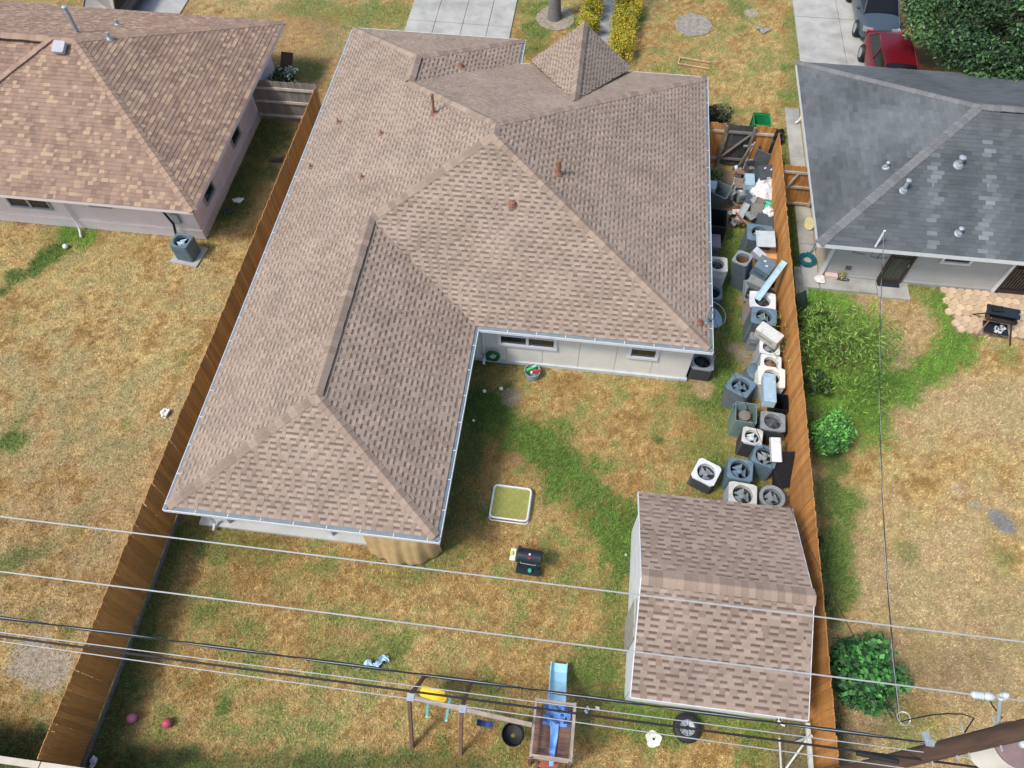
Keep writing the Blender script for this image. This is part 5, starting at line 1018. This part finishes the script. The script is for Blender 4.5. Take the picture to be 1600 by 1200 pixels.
b.add(V, [(i*5+k, i*5+k+1, (i+1)*5+k+1, (i+1)*5+k) for i in range(13) for k in range(4)]); tag(b.build('tarp_strip', tb, smooth=True), 'torn light blue tarp strip trailing over the play deck', 'tarp')
b = MB(); V = []
for i in range(9):
    for k in range(9): V.append((.3+.62*k/8, 2.55+.45*i/8, 1.42+.14*math.sin(i*1.3+k)*math.cos(k*.9)))
b.add(V, [(i*9+k, i*9+k+1, i*9+k+10, i*9+k+9) for i in range(8) for k in range(8) if (i+k) % 5 != 4]); tag(b.build('tarp', mat('blue_tarp_dark', lin((92, 130, 190)), .5, .2, 6), smooth=True), 'crumpled blue tarp at the top of the slide', 'tarp')
# crumpled plastic, balls, litter
c = at(587, 1037, .05); b = MB(); V = []; rn = random.Random(4)
for i in range(8):
    for k in range(12): V.append((-.3+.055*k+.05*rn.random()+.0*i, -.09+.03*i+.06*math.sin(k*.9), .02+.12*rn.random()))
b.add(V, [(i*12+k, i*12+k+1, (i+1)*12+k+1, (i+1)*12+k) for i in range(7) for k in range(11) if not (i > 4 and k < 5) and not (i < 2 and k > 7)]); o = tag(b.build('plastic_sheet', mat('pale_blue_plastic', lin((176, 198, 214)), .35, .15, 7)), 'crumpled pale blue plastic sheet on the dry grass', 'plastic sheet'); o.location = c; o.rotation_euler = (0, 0, R(18))
pinkb = mat('pink_ball', lin((178, 104, 128)), .55, .2, 7); redb = mat('coral_ball', lin((178, 82, 96)), .55, .2, 9)
def sphere(name, label, px, r, m, cat, group=None, seam=True, sq=1.):
    c = at(*px, r); o = thing(name, label, cat, (c.x, c.y, 0), group=group)
    MB().lathe([(max(.001, r*math.sin(math.pi*i/10)), r*sq-r*sq*math.cos(math.pi*i/10)) for i in range(11)], 18).build('shell', m, o, smooth=True)
    if seam: MB().tube([(r*1.004*math.cos(a), r*1.004*math.sin(a)*.7, r*sq+r*.714*math.sin(a)) for a in [k*.349 for k in range(18)]], r*.02, 4, closed=True).build('seam', mat('seam_dark', lin((120, 60, 80)), .6), o)
sphere('ball', 'pale pink ball nearer the left fence', (206, 1122), .125, pinkb, 'ball'); sphere('ball', 'coral pink ball right of the paler one', (261, 1130), .12, redb, 'ball')
chalk = mat('white_plastic_lump', lin((225, 226, 220)), .6, .08)
for i, (px, lb, r) in enumerate((((757, 611), 'left of two white balls in the shade of the house corner', .06), ((783, 607), 'right of two white balls in the shade of the house corner', .065), ((740, 657), 'single white ball lowest in the shade strip', .045), ((102, 385), 'white ball on the bright green grass patch at left', .09), ((978, 867), 'tiny white ball by the shed', .035))): sphere('ball', lb, px, r, chalk, 'ball')
c = at(258, 646, .05); t = thing('litter', 'crumpled white paper beside the left fence', 'litter', (c.x, c.y, 0)); lump(11, .15, .8, 1.1, .9, chalk, t, 'wad', amp=.35)
c = at(146, 1190, .05); t = thing('litter', 'white scrap at the foot of the fence in the bottom left', 'litter', (c.x, c.y, 0)); lump(12, .1, .8, 1.2, .9, chalk, t, 'wad', amp=.35)
t = thing('plaster_chunk', 'flat broken white disc on the grass left of the tyre', 'debris', tuple(at(1021, 1155))); MB().prism([(.19*math.cos(a)*(1+.15*math.sin(5*a)), .19*math.sin(a)*(1+.15*math.cos(3*a))) for a in [k*.35 for k in range(18)]], 0, .05).build('disc', mat('plaster', lin((205, 205, 195)), .9, .2, 8), t); MB().lathe([(.03, .03), (.03, .052)], 10).build('hole', blackm, t)
for i, px in enumerate(((925, 1108), (1265, 1115), (1218, 1128))): 
    t = thing('debris', ('white broken scraps below the shed corner', 'pale scrap by the fence end behind the shed', 'small pale scrap behind the shed near the tyre')[i], 'debris', tuple(at(*px)))
    for k in range(3): MB().box((random.uniform(-.15, .15), random.uniform(-.1, .1), .03), (.1, .06, .02), random.random()*3).build('scrap', chalk, t)
# tyre
c = at(1074, 1137, .12); t = thing('tyre', 'large black wheel and tyre lying flat behind the shed', 'tyre', (c.x, c.y, 0), rot=(R(4), R(-3), 0)); t.scale = (.9, .9, .9)
MB().lathe([(.2, .02), (.3, 0), (.36, .05), (.37, .12), (.37, .18), (.35, .23), (.28, .26), (.21, .25), (.2, .22)], 32, caps=False).build('tread', blackm, t, smooth=True)
MB().lathe([(.21, .06), (.21, .23), (.195, .235), (.18, .16), (.03, .13)], 24, caps=False).build('rim', galv, t, smooth=True)
for k in range(8): MB().beam((.05*math.cos(k*.785), .05*math.sin(k*.785), .19), (.195*math.cos(k*.785), .195*math.sin(k*.785), .21), .035, .03).build('spoke', galv, t)
MB().lathe([(.06, .15), (.06, .215), (.02, .22)], 12).build('hub_cap', blackm, t)
for k in range(32): a = k*.19635; MB().box((.368*math.cos(a), .368*math.sin(a), .14), (.02, .035, .17), a).build('tread_block', blackm, t)
# rebounder net
c = at(798, 786, .15); t = thing('net_frame', 'square white pipe frame with yellow-green net on the lawn', 'net frame', (c.x, c.y, 0), R(-1))
b = MB(); b.tube([(x, y, .17) for x, y in rrect(1.06, .98, .1, 4)], .028, 8, closed=True); b.build('frame', white, t, smooth=True)
for x in (-.51, .51):
    for y in (-.42, .42): MB().tube([(x, y, 0), (x, y, .17)], .022, 6).build('foot', white, t)
b = MB(); b.tube([(x, y, .02) for x, y in rrect(1.1, 1.04, .09, 4)], .02, 6, closed=True); b.build('base_frame', white, t)
netm = mat('net_yellow', lin((168, 172, 92)), .7, .1); b = MB()
for k in range(1, 30): b.beam((-.51+1.02*k/30, -.47, .16-.03*math.sin(k*.1)), (-.51+1.02*k/30, .47, .16), .011, .005)
for k in range(1, 28): b.beam((-.51, -.47+.94*k/28, .158), (.51, -.47+.94*k/28, .158), .011, .005)
stuff(b.build('net', netm, t))
# smoker grill
c = at(825, 866, .85); t = thing('barrel_grill', 'black barrel smoker grill standing on the lawn', 'grill', (c.x, c.y, 0), R(-3)); t.scale = (.8, .8, .85); gk = mat('grill_black', lin((34, 42, 48)), .38, .1, 4)
M = Matrix.Rotation(R(90), 3, 'Y'); MB().lathe([(.05, -.43), (.2, -.43), (.245, -.4), (.25, 0), (.245, .4), (.2, .43), (.05, .43)], 26, c=(.05, 0, .82), M=M).build('barrel', gk, t, smooth=True)
MB().box((.05, -.255, .83), (.84, .03, .02)).build('lid_seam', steelb, t); MB().tube([(-.2, -.25, .92), (-.2, -.31, .93), (.3, -.31, .93), (.3, -.25, .92)], .012, 6).build('lid_handle', galv, t)
MB().lathe([(.05, 0), (.05, .16), (.07, .165), (.07, .18)], 12, c=(-.28, .12, 1.0)).build('chimney', gk, t, smooth=True)
for x in (-.3, .4):
    for y in (-.2, .2): MB().beam((x, y*1.2, 0), (x*.9, y*.7, .7), .03, .03).build('leg', gk, t)
MB().box((.05, -.22, .25), (.8, .42, .02)).build('lower_shelf', gk, t); MB().box((-.5, -.02, .8), (.18, .4, .02)).build('side_shelf', mat('pale_shelf', lin((214, 218, 205)), .5, .2, 7), t); MB().box((-.55, .0, .84), (.1, .14, .06), .3).build('cloth', mat('lime_cloth', lin((190, 200, 90)), .8), t)
MB().lathe([(.02, 0), (.06, .01), (.07, .1), (.02, .11)], 12, c=(.12, -.3, .26)).build('bottle', mat('teal_bottle', lin((60, 160, 140)), .3), t)
MB().box((.06, -.135, 1.022), (.1, .02, .05), Matrix.Rotation(R(32), 3, 'X')).build('badge', mat('red_badge', lin((190, 50, 48)), .4), t); MB().lathe([(.01, 0), (.035, 0), (.035, .01), (.01, .012)], 12, c=(.06, -.02, 1.067)).build('thermometer', white, t)
for x in (-.3, .4): MB().lathe([(.02, -.03), (.08, -.03), (.08, .03), (.02, .03)], 12, c=(x, -.26, .08), M=M).build('wheel', blackm, t)
# steel tub with toys
c = at(832, 578, .35); t = thing('steel_tub', 'round galvanised tub of toys by the house wall', 'tub', (c.x, c.y, 0)); t.scale = (.85, .85, .9); MB().lathe([(.24, 0), (.28, .36), (.295, .37), (.27, .365), (.23, .05), (.02, .04)], 24, caps=False).build('shell', paint((150, 166, 172), .4, .2), t, smooth=True)
tg = thing('toy', 'bright green toy sticking out of the steel tub', 'toy', (c.x-.04, c.y+.04, .3)); MB().box((0, 0, .06), (.32, .08, .09), R(35)).build('body', mat('green_toy', lin((70, 190, 110)), .4), tg); MB().box((.08, .06, .1), (.12, .05, .05), R(35)).build('handle', mat('mint_toy', lin((150, 225, 180)), .4), tg)
tg = thing('toy', 'red toy lying in the steel tub', 'toy', (c.x+.08, c.y-.04, .3)); MB().box((0, 0, .04), (.3, .07, .07), R(15)).build('body', mat('red_toy', lin((190, 56, 54)), .4), tg); MB().lathe([(.01, 0), (.04, .02), (.03, .07)], 10, c=(-.1, -.06, .02)).build('knob', chalk, tg)
# hoses
def coil(name, label, c, r, m, turns, thick, tilt=None, tail=None):
    t = thing(name, label, 'hose', c, rot=tilt); rn = random.Random(3); pts = []
    for k in range(turns*16): a = k*.3927; rr = r*(.5+.5*((k*.0437) % 1)); pts.append((rr*math.cos(a), rr*math.sin(a)*.95, .03+.1*((k*.071) % 1)))
    MB().tube(pts, thick, 6).build('coil', m, t, smooth=True)
    if tail: MB().tube([Vector(p)-Vector(c) for p in tail], thick, 6).build('tail', m, t, smooth=True)
    return t
ghose = mat('green_hose', lin((30, 92, 54)), .4, .15); those = mat('teal_hose', lin((34, 92, 104)), .4, .15)
c = at(1262, 405, .15); coil('garden_hose', 'coiled dark teal garden hose on the side path', (c.x, c.y, .05), .33, those, 7, .02, None, [(c.x+.1, c.y+.3, .1), (8.2, c.y+.6, .3), (8.28, c.y+1.0, .8)])
t = coil('garden_hose', 'green garden hose hung on the shaded wall corner', (-2.3, 13.05, .55), .24, ghose, 6, .02, (R(80), 0, 0)); 
b = MB(); b.tube([(-2.62, 13.1, .0), (-2.62, 13.05, .5)], .02, 6); b.box((-2.62, 13.03, .52), (.1, .06, .03)); tag(b.build('spigot', galv), 'standing water spigot left of the green hose', 'spigot')
# tarp on porch
tp = mat('tan_tarp', lin((178, 152, 108)), .75, .16, 3, bump=.5, bscale=9); b = MB(); V = []; NX, NY = 46, 14; 
for j in range(NY+1):
    f = j/NY
    for i in range(NX+1):
        u = i/NX; x = -4.95+2.1*u+(f*.18)*math.sin(u*3.1)*-.2; bulge = math.sin(math.pi*min(1, u*1.02))**.6; fold = math.sin(u*46+1.5*math.sin(f*3))*.03*f+math.sin(u*21+2)*.04*f
        V.append((x, 6.62-.42*bulge*(f**.7)+fold*.9+.12*(1-bulge)*f, 2.02*(1-f)**1.0+.05+.05*math.sin(u*9+f*4)*(1-f)))
b.add(V, [(j*(NX+1)+i, j*(NX+1)+i+1, (j+1)*(NX+1)+i+1, (j+1)*(NX+1)+i) for j in range(NY) for i in range(NX)]); o = tag(b.build('tarp_curtain', tp, smooth=True), 'tan canvas tarp hanging from the front porch eave', 'tarp'); m = o.modifiers.new('s', 'SOLIDIFY'); m.thickness = .01
for i, px in enumerate(((455, 829), (485, 832))):
    c = at(*px, .12); t = thing('folding_chair', ('left dark green folding chair on the porch', 'right dark green folding chair on the porch')[i], 'chair', (c.x, 6.95, .1)); gm3 = mat('green_chair', lin((40, 92, 84)), .6)
    MB().box((0, .25, .42), (.45, .45, .02)).build('seat', gm3, t); MB().box((0, .5, .68), (.45, .03, .4)).build('backrest', gm3, t)
    for s_ in (-1, 1): MB().tube([(s_*.2, -.02, 0), (-s_*.0, .12, .2), (s_*.2, .4, .45)], .014, 5).build('leg', gm3, t); MB().tube([(s_*.2, .5, 0), (s_*.2, .1, .42)], .014, 5).build('leg', gm3, t)
# right-hand patio
pat = bpy.data.objects.new('patio', None); COL.objects.link(pat); struct(pat); pvm = mat('hex_paver', lin((196, 172, 142)), .9, .16, 6, orand=.18, bump=.3, dirt=.3, dirtcol=lin((150, 124, 98)), dscale=3); hr = .155
hx = MB().prism([((hr-.008)*math.cos(R(30+60*k)), (hr-.008)*math.sin(R(30+60*k))) for k in range(6)], -.05, .045).mesh('hexagon_paver', pvm); wst = hr*math.sqrt(3); row = 0; yy = 17.86
while yy > 16.1:
    xx = 12.55+(wst/2 if row % 2 else 0)-(.12 if row < 5 else 0)
    while xx < 17.5: obj('hexagon_paver', hx, pat, (xx, yy, random.uniform(-.008, .008)), (random.uniform(-.02, .02), random.uniform(-.02, .02), 0)); xx += wst
    yy -= hr*1.5; row += 1
MB().box((15, 17.0, -.005), (5.0, 1.85, .03)).build('paver_bed', mat('paver_sand', lin((128, 112, 92)), .95, .2), pat)
c = at(1563, 497, .6); t = thing('charcoal_grill', 'rusty black drum grill on splayed legs over the hexagonal pavers', 'grill', (c.x, c.y, .04), R(-8))
V = []; 
for x in (-.42, .42): V += [(x, .24*math.cos(a), .72+.26*math.sin(a)) for a in [math.pi+k*math.pi/10 for k in range(11)]]
MB().add(V, [(k, k+1, k+12, k+11) for k in range(10)]+[tuple(range(10, -1, -1)), tuple(range(11, 22))]).build('drum', mat('sooty_steel', lin((58, 50, 48)), .6, .35, 5, dirt=.5, dirtcol=lin((96, 62, 48)), dscale=4), t)
MB().box((0, .1, .76), (1.0, .34, .05), Matrix.Rotation(R(12), 3, 'X')).build('lid', gk, t); MB().box((-.2, .12, .82), (.35, .2, .05), .2).build('cover', mat('black_cloth', (.01, .011, .013), .8, .3, 7), t); MB().tube([(.45, .1, .78), (.72, .12, .8)], .02, 6).build('handle', galv, t)
for sx in (-1, 1):
    for sy in (-1, 1): MB().beam((sx*.55, sy*.5-.05, 0), (sx*.3, sy*.1, .62), .035, .035).build('leg', rustm if sx < 0 and sy < 0 else mat('dark_leg', lin((52, 42, 40)), .6, .3), t)
MB().box((.0, -.18, .25), (.75, .45, .03)).build('ash_tray', gk, t)
for k in range(7): MB().box((random.uniform(-.3, .3), random.uniform(-.35, -.05), .3), (.12, .09, .05), random.random()*3).build('ash_chunk', mat('ash', lin((190, 195, 195)), .9, .3, 9), t)
b = MB(); b.prism(rrect(.74, .4, .05, 3), .072, .085); c = at(1387, 441, .08); o = tag(b.build('doormat', mat('mat_black', lin((38, 42, 50)), .95, .15, 20)), 'black doormat outside the barred back door', 'doormat'); o.location = (c.x, c.y, .0)
c = at(1297, 432, .1); t = thing('planter_box', 'pale brick-edged box by the white corner trim', 'box', (c.x, c.y, .07)); MB().box((0, 0, .08), (.42, .2, .14)).build('crate', mat('pale_pink', lin((206, 186, 176)), .85, .1), t)
for s_ in (-1, 1): MB().box((s_*.235, 0, .06), (.05, .24, .12)).build('brick_end', mat('brick_brown', lin((118, 92, 80)), .9), t)
c = at(1319, 437, .1); t = thing('wire_coil', 'small black cable bundle next to the planter box', 'cable', (c.x, c.y, .09)); MB().tube([(.16*math.cos(a), .05*math.sin(a), .02+.01*math.sin(3*a)) for a in [k*.35 for k in range(18)]], .015, 5, closed=True).build('loop', blackm, t)
shrub('small yellowish weed growing at the back wall', (9.05, 17.9), .16, .3, 160, .09, [(150, 150, 80), (120, 128, 60), (170, 164, 100)], 51, 2.5, 5)
lump(21, .17, 1.1, 1., .8, mat('pale_stone', lin((214, 208, 200)), .9, .1), thing('stone', 'pale lump at the foot of the white corner trim', 'stone', (8.27, 17.75, .06)))
c = at(1268, 350, .1); t = thing('cushion', 'faded yellow foam sheet on the side path', 'cushion', (c.x-.08, c.y, .06), R(-8)); lump(22, .26, .7, 1.25, .35, mat('yellow_foam', lin((196, 188, 140)), .9, .15), t, amp=.12)
slab('stepping_slab', *[at(1226, 448).x+.35, at(1226, 448).y-.25, at(1240, 420).x+.42, at(1240, 420).y+.1], .03, concd).__setitem__('kind', 'structure')
# grass litter at left side yard and front sign frame
c = at(1085, 97, .1); t = thing('lumber_rectangle', 'thin rectangle of weathered timber lying on the front lawn', 'timber frame', (c.x, c.y, 0), R(-9))
for q in ((0, .22, 1.35, .05), (0, -.22, 1.35, .05), (-.65, 0, .05, .4)): MB().box((q[0], q[1], .05), (q[2], q[3], .05)).build('board', mat('orange_board', lin((190, 150, 116)), .85, .3, 6), t)
c = at(1193, 45, .1); t = thing('stone_pile', 'small grey rubble on the front lawn', 'rubble', (c.x, c.y, 0)); 
for k in range(4): lump(60+k, .12, 1, 1, .8, mat('grey_stone', lin((140, 138, 134)), .9, .2), t, 'stone', (random.uniform(-.2, .2), random.uniform(-.15, .15), 0))
c = at(432, 250, .05); t = thing('metal_scrap', 'dark triangular scrap beside the shaded fence', 'scrap', (c.x, c.y, 0)); MB().prism([(-.25, -.1), (.25, -.05), (.2, .2)], .02, .06).build('sheet', steelb, t)
for i, (px, lb) in enumerate((((357, 330), 'dark crumpled scrap on the shaded grass by the pink house'), ((372, 313), 'pale bent scrap on the shaded grass by the pink house'))):
    c = at(*px, .05); t = thing('metal_scrap', lb, 'scrap', (c.x, c.y, 0)); lump(70+i, .2, .9, .6, .5, (steelb, chalk)[i], t, 'wad', amp=.4)
c = at(445, 105, .6); t = thing('shutter_panel', 'dark brown board leaning beside the pink-walled house', 'board', (c.x, c.y, 0)); MB().beam((0, -.5, .05), (.05, .5, .95), .5, .04, up=(0, -.6, 1)).build('board', mat('brown_board', lin((96, 66, 56)), .85, .15), t)
